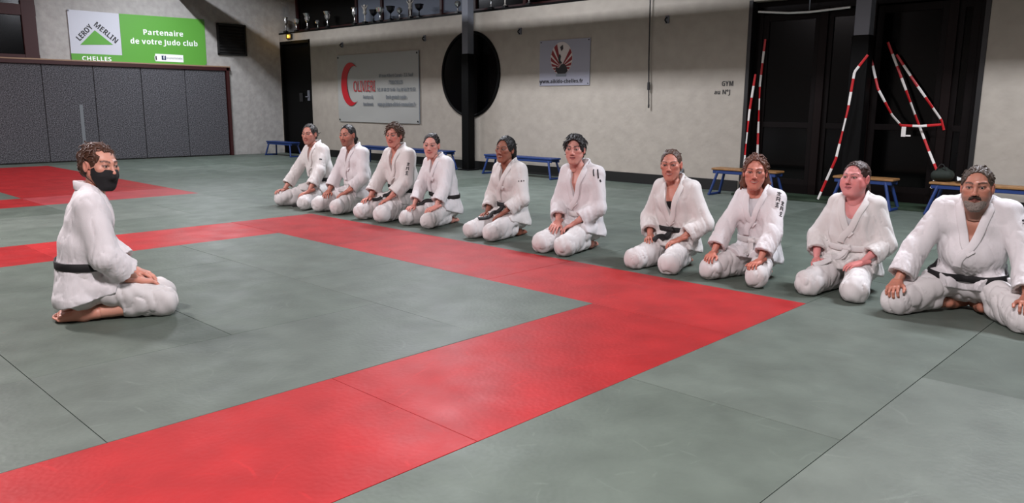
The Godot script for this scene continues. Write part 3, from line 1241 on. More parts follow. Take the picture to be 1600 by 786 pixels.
const WALL_X := 6.95
const END_Z := -15.9
const TOP := 6.2


func lamp(at: Vector3, length: float, energy: float, label: String, tint: Color) -> void:
	var o := thing("ceiling_lamp", label, "lamp", at, 0.0, "")
	put("housing", boxes([[Vector3(0, .16, 0), Vector3(.42, .03, length + .2)], [Vector3(.20, .09, 0), Vector3(.02, .14, length + .2)], [Vector3(-.20, .09, 0), Vector3(.02, .14, length + .2)], [Vector3(0, .09, length * .5 + .09), Vector3(.42, .14, .02)], [Vector3(0, .09, -length * .5 - .09), Vector3(.42, .14, .02)]]), M.white_metal, o)
	var e := mat(1, 1, 1, .5)
	e.emission_enabled = true
	e.emission = tint
	e.emission_energy_multiplier = 2.0
	put("lamp_tube", boxes([[Vector3(0, .08, 0), Vector3(.12, .03, length)]]), e, o)
	for sd in [.4, -.4]:
		put("hanger", boxes([[Vector3(0, (TOP - at.y) * .5 + .085, length * sd), Vector3(.01, TOP - at.y - .17, .01)]]), M.dark_metal, o)
	var l := AreaLight3D.new()
	l.name = "light"
	l.area_size = Vector2(.12, length)
	l.light_energy = energy
	l.light_color = tint
	l.area_range = 40.0
	l.area_attenuation = 2.0
	l.shadow_enabled = true
	l.position = Vector3(0, .055, 0)
	l.rotation_degrees.x = -90
	o.add_child(l)


var M := {}


func _ready() -> void:
	# ---- camera, sky, exposure, lamps
	var cam := Camera3D.new()
	cam.name = "camera"
	cam.position = Vector3(-3.9306, 1.2725, 3.0264)
	cam.basis = Basis(Vector3.UP, -.80703) * Basis(Vector3.RIGHT, -.18629) * Basis(Vector3.BACK, .0057)
	cam.fov = 36.04
	cam.near = .05
	cam.current = true
	add_child(cam)
	var env := Environment.new()
	env.background_mode = Environment.BG_COLOR
	env.background_color = Color(.004, .005, .008)
	env.tonemap_mode = Environment.TONE_MAPPER_LINEAR
	env.tonemap_exposure = 1.0
	env.sdfgi_enabled = true
	env.ssao_enabled = true
	env.ssil_enabled = true
	var we := WorldEnvironment.new()
	we.name = "environment"
	we.environment = env
	add_child(we)
	materials()
	var where := ["nearest the end wall", "in the middle of its row", "nearest the camera"]
	for k in 3:
		lamp(Vector3(3.65, 4.4, [-13.2, -5.7, 2.2][k]), 1.6, LAMP_A * [.64, 1.0, 1.0][k], "white trough lamp in the row by the roof beam, " + where[k], Color(.95, .96, 1.0))
		lamp(Vector3(-3.6, 4.4, [-12.5, -5.7, 2.2][k]), 1.6, LAMP_B * [.6, 1.0, 1.0][k], "white trough lamp in the row away from the beam, " + where[k], Color(1.0, .955, .97))
	# ---- people are meshed on worker threads while the room is built
	fold_noise.seed = 5
	fold_noise.frequency = 6.0
	fold_noise.fractal_octaves = 2
	fold_noise.noise_type = FastNoiseLite.TYPE_SIMPLEX_SMOOTH
	fine_noise.seed = 9
	fine_noise.frequency = 4.0
	fine_noise.fractal_octaves = 2
	hand_shapes = [make_hand(.45), make_hand(.95), make_foot(.008), make_foot(.0042)]
	people_specs()
	results.resize(specs.size())
	var job := WorkerThreadPool.add_group_task(make_person, specs.size(), -1, true)
	room()
	mats()
	long_wall()
	end_wall()
	benches()
	WorkerThreadPool.wait_for_group_task_completion(job)
	for k in specs.size():
		place_person(k)


const LAMP_A := 40.0
const LAMP_B := 48.0


func materials() -> void:
	M.white_metal = mat(.85, .85, .84, .5)
	M.dark_metal = mat(.10, .10, .11, .45, .6)
	var wn := bumps(3, .02, 512, 3.0)
	M.wall = tri(mat(.63, .60, .555, .75), .5)
	M.wall.albedo_texture = grain(21, .012, 512, .93, 1.0)
	M.wall.normal_enabled = true; M.wall.normal_texture = wn; M.wall.normal_scale = .25
	M.end_wall = tri(mat(.68, .67, .65, .8), .5)
	M.end_wall.albedo_texture = grain(22, .02, 512, .88, 1.0)
	M.end_wall.normal_enabled = true; M.end_wall.normal_texture = wn; M.end_wall.normal_scale = .5
	M.ceiling = mat(.55, .55, .54, .9)
	M.beam = mat(.45, .33, .22, .7)
	M.black = mat(.010, .010, .010, .6, 0.0, .25)
	M.base = mat(.035, .033, .03, .5)
	M.floor = mat(.18, .19, .18, .9)
	var mb := bumps(7, .25, 512, 2.2)
	var tex := grain(31, .01, 1024, .86, 1.0, 5, 260)
	var rough := grain(33, .02, 512, .42, .58, 4)
	M.green = []
	for c in [[.36, .40, .366], [.378, .417, .384], [.343, .382, .348], [.398, .434, .403], [.365, .402, .372]]:
		var m := tri(mat(c[0], c[1], c[2], 1.0), .25)
		m.albedo_texture = tex
		m.roughness_texture = rough
		m.roughness_texture_channel = BaseMaterial3D.TEXTURE_CHANNEL_RED
		m.normal_enabled = true; m.normal_texture = mb; m.normal_scale = .06; m.metallic_specular = .29
		M.green.append(m)
	M.red = []
	for c in [[.62, .13, .135], [.645, .15, .155], [.595, .12, .127]]:
		var m := tri(mat(c[0], c[1], c[2], 1.0), .25)
		m.albedo_texture = tex
		m.roughness_texture = rough
		m.roughness_texture_channel = BaseMaterial3D.TEXTURE_CHANNEL_RED
		m.normal_enabled = true; m.normal_texture = mb; m.normal_scale = .06; m.metallic_specular = .29
		M.red.append(m)
	M.pink = tri(mat(.62, .22, .235, .55, 0.0, .34), .25); M.pink.albedo_texture = tex
	M.pad = tri(mat(.465, .465, .485, .95), 1.0)
	M.pad.albedo_texture = grain(41, .07, 512, .25, 1.15, 2)
	M.pad.normal_enabled = true; M.pad.normal_texture = bumps(42, .2, 512, 6.0)
	M.oxblood = mat(.20, .055, .055, .5)
	M.gi = tri(mat(.84, .83, .835, .85), 9.0, false)
	M.gi.normal_enabled = true; M.gi.normal_texture = bumps(51, .12, 256, 5.0); M.gi.normal_scale = .5
	M.gi_warm = M.gi.duplicate(); M.gi_warm.albedo_color = Color(.82, .81, .80)
	M.gi_fine = tri(mat(.80, .79, .785, .9), 12.0, false)
	M.gi_fine.normal_enabled = true; M.gi_fine.normal_texture = M.gi.normal_texture; M.gi_fine.normal_scale = .3
	M.belt_black = tri(mat(.035, .035, .045, .7), 14.0, false)
	M.belt_black.normal_enabled = true; M.belt_black.normal_texture = M.gi.normal_texture; M.belt_black.normal_scale = .5
	M.belt_brown = M.belt_black.duplicate(); M.belt_brown.albedo_color = Color(.07, .04, .04)
	M.ink = mat(.12, .12, .14, .8)
	M.tee = mat(.76, .76, .77, .9)
	M.tee_black = mat(.04, .035, .04, .85)
	M.skin = mat(1, 1, 1, .5)
	M.skin.vertex_color_use_as_albedo = true
	M.skin.subsurf_scatter_enabled = true
	M.skin.subsurf_scatter_strength = .12
	M.eye = mat(1, 1, 1, .12)
	M.eye.vertex_color_use_as_albedo = true
	M.mask = mat(.07, .07, .08, .85)
	M.glass_dark = mat(.006, .006, .006, .16, 0.0, .3)
	M.steel = mat(.42, .43, .46, .5, .1)
	M.blue = mat(.085, .19, .40, .45)
	M.wood = tri(mat(.62, .45, .27, .45), 1.0)
	M.wood.albedo_texture = grain(61, .03, 256, .75, 1.0)
	M.banner = mat(.74, .75, .78, .6)
	M.mesh_banner = mat(.585, .585, .565, .7)
	M.leaf = mat(.33, .60, .20, .6)
	M.type_white = mat(.92, .93, .92, .5)
	M.type_black = mat(.06, .06, .07, .5)
	M.type_red = mat(.66, .07, .12, .5)
	M.grey_print = mat(.40, .42, .44, .6)
	M.silver = mat(.80, .80, .80, .22, .9)
	M.gold = mat(.78, .62, .30, .28, .9)
	M.marble = mat(.06, .06, .06, .3)
	M.pane = mat(.40, .43, .48, .7)


func room() -> void:
	# closed shell with thickness
	var x0 := -9.0
	var z1 := 9.0
	var fl := put("floor", boxes([[Vector3((x0 + 9.5) * .5, -.14, (END_Z + z1) * .5), Vector3(9.5 - x0 + .6, .2, z1 - END_Z + .6)]]), M.floor)
	struct(fl)
	struct(put("ceiling", boxes([[Vector3((x0 + 9.5) * .5, TOP + .1, (END_Z + z1) * .5), Vector3(9.5 - x0 + .6, .2, z1 - END_Z + .6)]]), M.ceiling))
	struct(put("wall_west", boxes([[Vector3(x0 - .1, TOP * .5, (END_Z + z1) * .5), Vector3(.2, TOP, z1 - END_Z)]]), M.end_wall))
	struct(put("wall_south", boxes([[Vector3((x0 + 9.5) * .5, TOP * .5, z1 + .1), Vector3(9.5 - x0 + .4, TOP, .2)]]), M.end_wall))
	# roof beam whose shade lies as a band on the long wall
	struct(put("trim_1", boxes([[Vector3(4.42, 3.945, (END_Z + z1) * .5), Vector3(.10, .19, z1 - END_Z)], [Vector3(4.42, 3.775, END_Z + .95), Vector3(.10, .15, 1.9)]]), M.beam))


func mats() -> void:
	var fl := get_node("floor")
	var meshes := {}
	var rng := RandomNumberGenerator.new()
	rng.seed = 12
	var lay := func(x0: float, x1: float, z0: float, z1: float, kind: String, tone := -1) -> void:
		var w := snappedf(x1 - x0, .01)
		var d := snappedf(z1 - z0, .01)
		var key := Vector2(w, d)
		if not meshes.has(key):
			var s := Shape.new()
			s.box(Vector3(0, -.02, 0), Vector3(w - .0024, .04, d - .0024), Basis(), .0018)
			meshes[key] = s.mesh()
		var o := MeshInstance3D.new()
		o.name = "mat"
		o.mesh = meshes[key]
		var pool: Array = M.red if kind == "red" else M.green
		o.set_surface_override_material(0, M.pink if kind == "pink" else pool[tone if tone >= 0 else rng.randi() % pool.size()])
		o.position = Vector3((x0 + x1) * .5, -rng.randf() * .0012, (z0 + z1) * .5)
		fl.add_child(o, true)
	# the inner green field
	for r in [[-1, 0, -2, 0], [-1, 0, -4, -2], [-3, -1, -1, 0], [-5, -3, -1, 0], [-7, -5, -1, 0], [-2, -1, -3, -1], [-3, -2, -3, -1], [-4, -3, -3, -1], [-5, -4, -3, -1], [-6, -5, -3, -1], [-7, -6, -3, -1], [-3, -1, -4, -3], [-5, -3, -4, -3], [-7, -5, -4, -3]]:
		lay.call(r[0], r[1], r[2], r[3], "green")
	# the red frame
	for x in [-8, -6, -4, -2]:
		lay.call(x, x + 2, 0, 1, "red")
		if x > -7: lay.call(x, x + 2, -5, -4, "red")
	for z in [-1, -3, -5]: lay.call(0, 1, z, z + 2, "red")
	# the second red frame, far left
	for x in [-7, -5, -3, -1]: lay.call(x, x + 2, -9, -8, "pink" if x == -1 else "red", 2 if x != -1 else -1)
	for z in [-15, -13, -11]:
		for x in [-1, 0]: lay.call(x, x + 1, z, z + 2, "red", 2)
	# green: everything else, in rows of one metre
	var rows := func(x0: float, x1: float, z0: int, z1: int, off: float) -> void:
		for z in range(z0, z1):
			var x := x0
			var first := fmod(absf(z) * 1.0 + off, 2.0) >= 1.0
			while x < x1 - .01:
				var w := minf(1.0 if first and x == x0 else 2.0, x1 - x)
				lay.call(x, x + w, z, z + 1, "green")
				x += w
	rows.call(-7.0, 1.0, -8, -5, 0.0)
	rows.call(-7.0, -1.0, -15, -9, 0.0)
	rows.call(-7.0, 1.0, 1, 2, 1.0)
	rows.call(-7.0, 1.0, 2, 3, 1.0)
	rows.call(-7.0, 1.0, 3, 5, 0.0)
	rows.call(1.0, 6.95, -15, 2, 0.0)
	rows.call(1.0, 6.95, 2, 5, 1.0)
	rows.call(-7.0, 6.95, -16, -15, 0.0)


func wall_boxes(x0: float, x1: float, z0: float, z1: float, y0: float, y1: float) -> Array:
	return [Vector3((x0 + x1) * .5, (y0 + y1) * .5, (z0 + z1) * .5), Vector3(x1 - x0, y1 - y0, z1 - z0)]


func face_x() -> Basis:
	# plates in the xy plane turned so that they face -x (out of the long wall)
	return Basis(Vector3.UP, -PI * .5)


func long_wall() -> void:
	var T := WALL_X + .30
	var w := boxes([
		wall_boxes(WALL_X, T, END_Z - .2, -15.84, 0, 3.06), wall_boxes(WALL_X, T, -15.84, -14.44, 2.84, 3.06),
		wall_boxes(WALL_X, T, -14.44, -2.58, 0, 3.06),
		wall_boxes(WALL_X, T, -2.58, .46, 2.78, 3.06), wall_boxes(WALL_X, T, .46, 9.0, 0, 3.06)], .002)
	struct(put("wall_right", w, M.wall))
	# gallery above: ledge, back wall and window
	var ledge := put("trim_2", boxes([wall_boxes(WALL_X, 9.5, END_Z - .2, 9.0, 3.06, 3.10)], .002), M.black)
	struct(ledge)
	struct(put("wall_gallery", boxes([wall_boxes(9.4, 9.5, END_Z - .2, 9.0, 3.1, TOP)], .002), M.base))
	struct(put("wall_behind_door", boxes([wall_boxes(9.4, 9.5, END_Z - .2, 9.0, -.1, 3.06)], .002), M.base))
	var win := put("window_1", boxes([[Vector3(7.5, 3.16, -8.0), Vector3(.08, .12, 15.9)]], .004), M.oxblood)
	struct(win)
	var zs := [-15.85, -13.16, -12.15, -11.12, -10.05, -9.0, -7.6, -6.2, -4.8, -3.4, -2.0, -.6]
	for k in zs.size():
		put("mullion", boxes([[Vector3(7.5, 3.9, zs[k]), Vector3(.07, 1.5, .075)]]), M.oxblood, win)
		if k < zs.size() - 1:
			var lit: bool = k >= 1 and k <= 4
			put("pane", boxes([[Vector3(7.52, 3.95, (zs[k] + zs[k + 1]) * .5), Vector3(.012, 1.5, zs[k + 1] - zs[k] - .05)]], .001), M.pane if lit else M.glass_dark, win)
	put("transom", boxes([[Vector3(7.5, 4.68, -8.0), Vector3(.08, .08, 15.9)]]), M.oxblood, win)
	# skirting, in its three lengths
	var bs := put("baseboard_right", boxes([wall_boxes(WALL_X - .02, WALL_X, -14.40, -2.64, 0, .17), wall_boxes(WALL_X - .02, WALL_X, .52, 9.0, 0, .17)]), M.base)
	struct(bs)
	# black door in the corner
	var d := put("door_1", boxes([wall_boxes(WALL_X + .06, WALL_X + .11, -15.84, -14.44, .01, 2.84)]), M.black)
	struct(d)
	put("door_frame", boxes([wall_boxes(WALL_X - .01, WALL_X + .12, -14.48, -14.42, 0, 2.86), wall_boxes(WALL_X - .01, WALL_X + .12, -15.86, -15.80, 0, 2.86), wall_boxes(WALL_X - .01, WALL_X + .12, -15.86, -14.42, 2.80, 2.88)]), M.black, d)
	put("door_handle", boxes([[Vector3(WALL_X + .03, 1.50, -14.62), Vector3(.02, .26, .10)], [Vector3(WALL_X, 1.47, -14.66), Vector3(.02, .03, .12)]]), M.steel, d)
	put("door_plate", boxes([[Vector3(WALL_X + .04, 1.46, -15.0), Vector3(.012, .22, .16)]]), mat(.09, .09, .1, .4), d)
	# emergency light
	var ex := thing("exit_light", "small glowing yellow emergency light above the black door", "light", Vector3(WALL_X - .04, 2.99, -15.32))
	put("light_body", boxes([[Vector3.ZERO, Vector3(.06, .12, .22)]]), mat(.16, .13, .05, .5), ex)
	var em := mat(1, .8, .3, .4)
	em.emission_enabled = true; em.emission = Color(1, .72, .22); em.emission_energy_multiplier = 2.2
	put("light_panel", boxes([[Vector3(-.032, .0, .0), Vector3(.012, .07, .07)]], .002), em, ex)
	var eo := OmniLight3D.new()
	eo.name = "glow"
	eo.light_energy = .04; eo.light_color = Color(1, .78, .35); eo.omni_range = 30.0; eo.omni_attenuation = 2.0; eo.light_size = .035; eo.shadow_enabled = true
	eo.position = Vector3(-.09, 0, 0)
	ex.add_child(eo)
	dark_doors()
	# round window with the column before it
	var rw := thing("round_window", "large round black glass disc on the long wall behind the left column", "window", Vector3(WALL_X, 1.885, -8.57))
	var disc := Shape.new()
	disc.lathe(Vector3.ZERO, [Vector2(0.0001, .0), Vector2(.80, .0), Vector2(.80, .02), Vector2(.0001, .02)], 64)
	var dm := put("glass_disc", disc, M.glass_dark, rw)
	dm.rotation.z = PI * .5
	dm.position.x = -.0
	var rim := Shape.new()
	rim.lathe(Vector3.ZERO, [Vector2(.79, .0), Vector2(.845, .0), Vector2(.845, .035), Vector2(.82, .05), Vector2(.795, .04), Vector2(.79, .02)], 64)
	var rm := put("rim", rim, M.black, rw)
	rm.rotation.z = PI * .5
	column("steel column with a black padded foot before the round black window", Vector3(6.72, 0, -8.40), .17, .17, 2.27)
	column("thick steel column with dark padding before the taped dark doors", Vector3(6.70, 0, -.87), .16, .20, 2.20)
	# hooks on the wall
	var hz := [[-13.01, 2.67, "above the pale advertising banner's left corner"], [-9.97, 2.66, "between the pale banner and the round black disc"], [-7.21, 2.64, "between the round black disc and the emblem poster"], [-4.01, 2.63, "right of the hanging cable"]]
	for h in hz:
		var o := thing("wall_hook", "small dark hook on the wall " + h[2], "hook", Vector3(WALL_X, h[1], h[0]), 0.0, "hooks along the long wall")
		put("plate", boxes([[Vector3(-.01, 0, 0), Vector3(.02, .12, .07)]]), M.steel, o)
		var hk := Shape.new()
		var pts := PackedVector3Array()
		for k in 9: pts.append(Vector3(-.02 - .05 * sin(PI * k / 8.0), .03 - .08 * k / 8.0, 0))
		hk.tube(pts, .012, .010, 6)
		put("hook", hk, M.dark_metal, o)
	# hanging cable with a switch
	var cb := thing("hanging_cable", "thin black cable hanging down the long wall with an inline switch", "cable", Vector3(WALL_X - .06, 0, -4.30))
	var cs := Shape.new()
	cs.tube(PackedVector3Array([Vector3(0, 5.2, -.03), Vector3(0, 3.0, -.01), Vector3(.01, 2.0, .0), Vector3(.01, 1.30, .03)]), .011, .011, 6)
	put("cord", cs, M.type_black, cb)
	put("switch", boxes([[Vector3(.01, 1.60, .015), Vector3(.035, .13, .045)]], .01), M.type_black, cb)
	put("plug", boxes([[Vector3(.01, 1.28, .03), Vector3(.025, .06, .025)]], .006), M.type_black, cb)
	# little grey ring on the wall
	var rg := thing("wall_ring", "small grey ring hanging by a thread on the wall above the skirting", "ring", Vector3(WALL_X - .015, .27, -3.63))
	var rs := Shape.new()
	var rp := PackedVector3Array()
	for k in 21: rp.append(Vector3(0, .035 * cos(TAU * k / 20.0), .035 * sin(TAU * k / 20.0)))
	rs.tube(rp, .014, .014, 8)
	put("hoop", rs, M.grey_print, rg)
	var rl := Shape.new()
	rl.tube(PackedVector3Array([Vector3(0, .04, -.01), Vector3(0, .16, -.09)]), .004, .006, 5)
	put("thread", rl, M.grey_print, rg)
	banners()
	trophies()


func column(label: String, at: Vector3, wx: float, wz: float, pad: float) -> void:
	var o := thing("column", label, "column", at)
	put("shaft", boxes([[Vector3(0, TOP * .5, 0), Vector3(wx, TOP, wz)]], .01), M.steel, o)
	put("padding", boxes([[Vector3(0, pad * .5, 0), Vector3(wx + .03, pad, wz + .03)]], .02), M.black, o)
	put("base_plate", boxes([[Vector3(0, .012, 0), Vector3(wx + .14, .024, wz + .14)]]), M.dark_metal, o)


func dark_doors() -> void:
	# a wide dark opening with glazed doors in brown frames
	var o := put("door_2", boxes([wall_boxes(7.10, 7.18, -2.58, .46, 2.62, 2.78), wall_boxes(7.10, 7.18, -2.58, -2.46, 0, 2.7), wall_boxes(7.10, 7.18, .36, .46, 0, 2.7)]), mat(.03, .014, .012, .55, 0.0, .25))
	struct(o)
	var fr := mat(.032, .013, .011, .55, 0.0, .25)
	for p in [[-2.46, -1.60], [-1.52, -.98], [-.86, .02], [.10, .36]]:
		var z0: float = p[0]
		var z1: float = p[1]
		var leaf := put("door_leaf", boxes([
			wall_boxes(7.11, 7.16, z0, z0 + .09, .03, 2.60), wall_boxes(7.11, 7.16, z1 - .09, z1, .03, 2.60),
			wall_boxes(7.113, 7.157, z0 + .08, z1 - .08, .03, .24), wall_boxes(7.113, 7.157, z0 + .08, z1 - .08, 2.50, 2.60), wall_boxes(7.113, 7.157, z0 + .08, z1 - .08, .98, 1.06)]), fr, o)
		put("pane", boxes([wall_boxes(7.13, 7.14, z0 + .08, z1 - .08, .2, 2.52)], .001), M.glass_dark, leaf)
	for z in [-1.56, -.92, .06]:
		put("door_post", boxes([wall_boxes(7.08, 7.18, z - .05, z + .06, 0, 2.64)]), mat(.06, .024, .02, .55, 0.0, .25), o)
	put("jamb", boxes([wall_boxes(WALL_X - .01, 7.10, -2.62, -2.56, 0, 2.80), wall_boxes(WALL_X - .01, 7.10, .44, .50, 0, 2.80)]), M.base, o)
	var rail := thing("curtain_rail", "thin white rail sagging across the top of the dark doors", "rail", Vector3(7.02, 2.60, -1.85))
	var rs := Shape.new()
	rs.tube(PackedVector3Array([Vector3(0, .04, -.66), Vector3(0, -.01, -.2), Vector3(0, -.02, .1), Vector3(0, .0, .66)]), .016, .016, 6)
	put("bar", rs, M.type_white, rail)
	put("rod", boxes([[Vector3(0, .09, .10), Vector3(.015, .18, .015)]]), M.grey_print, rail)
	var sill := put("trim_3", boxes([wall_boxes(6.50, 7.10, -2.5, .46, .0, .035)]), mat(.13, .20, .13, .6))
	struct(sill)
	# barrier tape
	var white := mat(.86, .84, .82, .4)
	var red := mat(.70, .07, .10, .4)
	var tapes := [
		["red and white barrier tape hanging straight along the left door jamb", [[-2.40, 2.25, 7.07], [-2.44, 1.6, 7.07], [-2.42, .9, 7.07], [-2.38, .05, 7.05]]],
		["shorter red and white tape strip slanting beside the left door jamb", [[-2.46, 1.75, 6.95], [-2.52, 1.2, 6.95], [-2.545, .6, 6.945], [-2.55, .04, 6.945]]],
		["kinked red and white barrier tape running from the column down to the floor", [[-.75, 1.94, 6.585], [-.89, 1.73, 6.56], [-.93, 1.26, 6.55], [-1.03, .6, 6.54], [-1.22, .045, 6.52]]],
		["red and white barrier tape sagging to the middle of the doors then level", [[-.84, 1.98, 6.90], [-.70, 1.52, 6.91], [-.50, 1.18, 6.93], [-.38, 1.05, 6.94], [-.15, 1.045, 6.95], [.09, 1.07, 6.96]]],
		["long red and white barrier tape crossing the doors down to the lower right", [[-.67, 2.12, 7.03], [-.50, 1.75, 7.03], [-.22, 1.12, 7.03], [-.05, .75, 7.03], [.09, .46, 7.03], [.03, .25, 7.02]]],
		["thin red and white barrier tape slanting from the column to the right post", [[-.56, 1.96, 7.065], [-.30, 1.6, 7.065], [.06, 1.12, 7.065], [.10, 1.0, 7.06]]]]
	for t in tapes:
		var n := thing("barrier_tape", t[0], "tape", Vector3.ZERO, 0.0, "")
		var cv := Curve3D.new()
		for p in t[1]: cv.add_point(Vector3(p[2], p[1], p[0]))
		cv.bake_interval = .01
		var ln := cv.get_baked_length()
		var step := .17
		var k := 0
		while k * step < ln - .01:
			var pts := PackedVector3Array(); var nv := PackedVector3Array()
			for s in 6:
				var q := minf((k + s / 5.0) * step, ln)
				pts.append(cv.sample_baked(q))
				var tw := .5 * sin(q * 5.0)
				nv.append(Vector3(-cos(tw), 0, sin(tw)))
			var sh := Shape.new()
			sh.ribbon(pts, nv, .032, .003)
			put("white_stripe" if k % 2 else "red_stripe", sh, white if k % 2 else red, n)
			k += 1
	var tg := thing("paper_tag", "small white tag hanging where the tape sags in the middle of the doors", "tag", Vector3(6.90, .97, -.33))
	put("tag_sheet", boxes([[Vector3(0, 0, 0), Vector3(.006, .13, .055)], [Vector3(0, -.05, .06), Vector3(.006, .02, .06)]], .002), white, tg)


func banners() -> void:
	var X := face_x()
	# pale advertising banner
	var b := thing("advertising_banner", "pale grey mesh banner with a red crescent and the word OLIVIERI", "banner", Vector3(WALL_X - .03, 1.65, -11.68), -PI * .5)
	# in the banner's own axes x runs to the right as seen, y up, z out of the wall
	var hw := 1.53
	var hh := .775
	var sheet := Shape.new()
	var nx := 36
	var ny := 18
	var h := func(u: float, v: float) -> float: return .008 * sin(u * 9.0 + v * 5.0) * (1.0 - absf(v)) + .006 * sin(u * 3.0 - v * 7.0)
	for j in ny + 1:
		for i in nx + 1:
			var u := -1.0 + 2.0 * i / nx
			var v := -1.0 + 2.0 * j / ny
			var e := .02
			sheet.v.append(Vector3(u * hw, v * hh - .015 * sin(u * 20.0) * maxf(0.0, v - .8), h.call(u, v)))
			sheet.n.append(Vector3((h.call(u - e, v) - h.call(u + e, v)) / (2.0 * e * hw), (h.call(u, v - e) - h.call(u, v + e)) / (2.0 * e * hh), 1.0).normalized())
	for j in ny:
		for i in nx:
			var a := j * (nx + 1) + i
			sheet.quad(a, a + 1, a + nx + 2, a + nx + 1)
	put("sheet", sheet, M.mesh_banner, b)
	put("hem", boxes([[Vector3(hw, 0, .0), Vector3(.022, hh * 2, .012)]]), M.grey_print, b)
	for p in [[-hw + .05, hh - .05], [hw - .05, hh - .05], [-hw + .05, -hh + .05], [hw - .05, -hh + .05]]:
		put("eyelet", boxes([[Vector3(p[0], p[1], .012), Vector3(.035, .035, .01)]], .004), M.dark_metal, b)
	var cr := PackedVector2Array()
	for k in 25:
		var an := deg_to_rad(62 + 236.0 * k / 24.0)
		cr.append(Vector2(-.98 + .38 * cos(an) * 1.0, .10 + .50 * sin(an)))
	for k in 25:
		var an := deg_to_rad(292 - 224.0 * k / 24.0)
		cr.append(Vector2(-.83 + .30 * cos(an), .10 + .42 * sin(an)))
	var cp := put("crescent", flat(cr, .006), M.type_red, b)
	cp.position.z = .016
	letters("lettering", "OLIVIERI", .23, Vector3(-.44, .04, .020), Basis(), M.type_red, b, false, 1.0, .0025, .84)
	var lines := [["81 rue Albert Caron - Z.I. Sud", .74, .27, .07, 1.20], ["77500 CHELLES", .74, .12, .08, .50], ["Tél. 01 60 20 16 46 - Fax 01 64 21 13 53", .74, -.04, .075, 1.36], ["Devis gratuit rapide", .74, -.20, .08, .72], ["www.peinture-olivieri-renovation.fr", .74, -.36, .085, 1.36], ["Peinture &", -.30, -.20, .08, .38], ["Ravalement", -.30, -.36, .075, .38]]
	for l in lines:
		letters("small_lettering", l[0], l[3], Vector3(l[1], l[2], .020), Basis(), M.grey_print, b, true, 1.0, .0025, l[4])
	# emblem poster
	var p := thing("club_poster", "square grey poster with a red rayed oval emblem and a web address", "poster", Vector3(WALL_X - .012, 2.035, -6.12), -PI * .5)
	put("sheet", boxes([[Vector3.ZERO, Vector3(1.17, .80, .008)]], .002), mat(.55, .55, .59, .5), p)
	var em := Node3D.new()
	var cream := mat(.74, .70, .68, .6)
	var oval := PackedVector2Array()
	for k in 40: oval.append(Vector2(-.06 + .255 * cos(TAU * k / 40.0), .075 + .285 * sin(TAU * k / 40.0)))
	put("emblem_oval", flat(oval, .003), cream, p).position.z = .004
	var dk := mat(.46, .05, .08, .6)
	for k in 13:
		if k in [5, 6]: continue
		var a0 := deg_to_rad(-32 + 244.0 * k / 12.5)
		var a1 := a0 + deg_to_rad(12.0)
		var c := Vector2(-.06, -.08)
		var pl := PackedVector2Array()
		pl.append(c + Vector2(.05 * cos(a0), .05 * sin(a0)))
		for q in [a0, (a0 + a1) * .5, a1]:
			# ray ends on the oval
			var dir := Vector2(cos(q), sin(q))
			var t := .05
			while pow((c.x + dir.x * t + .06) / .245, 2) + pow((c.y + dir.y * t - .075) / .275, 2) < 1.0 and t < .6: t += .004
			pl.append(c + dir * t)
		pl.append(c + Vector2(.05 * cos(a1), .05 * sin(a1)))
		put("emblem_ray", flat(pl, .003), dk, p).position.z = .0075
	var fig := [[Vector2(-.12, .13), Vector2(-.09, .15), Vector2(-.07, .11), Vector2(-.085, .04), Vector2(-.04, .0), Vector2(-.06, -.02), Vector2(-.11, -.01), Vector2(-.13, .06)],
		[Vector2(-.09, .27), Vector2(-.03, .31), Vector2(-.02, .24), Vector2(-.06, .20)],
		[Vector2(-.18, -.06), Vector2(-.12, -.10), Vector2(-.06, -.03), Vector2(0, -.02), Vector2(.06, -.06), Vector2(.09, -.15), Vector2(.04, -.19), Vector2(-.14, -.19), Vector2(-.19, -.13)],
		[Vector2(-.20, .24), Vector2(-.15, .27), Vector2(-.14, .19), Vector2(-.18, .18)]]
	for k in fig.size():
		var bl := put("emblem_figure", flat(PackedVector2Array(fig[k]), .003), M.type_black if k < 3 else dk, p)
		bl.position.z = .011
	put("emblem_base", boxes([[Vector3(-.06, -.215, .008), Vector3(.24, .045, .006)]], .002), M.grey_print, p)
	em.free()
	letters("web_address", "www.aikido-chelles.fr", .062, Vector3(-.07, -.325, .0075), Basis(), M.type_black, p, true, 1.12)
	for q in [[-.55, .37], [.55, .37], [-.55, -.37], [.55, -.37]]:
		put("pin", boxes([[Vector3(q[0], q[1], .006), Vector3(.02, .02, .012)]], .004), M.dark_metal, p)
	# stencilled letters beside the doors
	var s := thing("wall_lettering", "two small lines of black letters stencilled left of the dark doors", "sign", Vector3(WALL_X - .003, 1.555, -2.93), -PI * .5)
	letters("lettering", "GYM", .072, Vector3(.03, .065, 0), Basis(), M.type_black, s, true, .9)
	letters("lettering", "au N°J", .066, Vector3(-.05, -.06, 0), Basis(), M.type_black, s, true, 1.0)


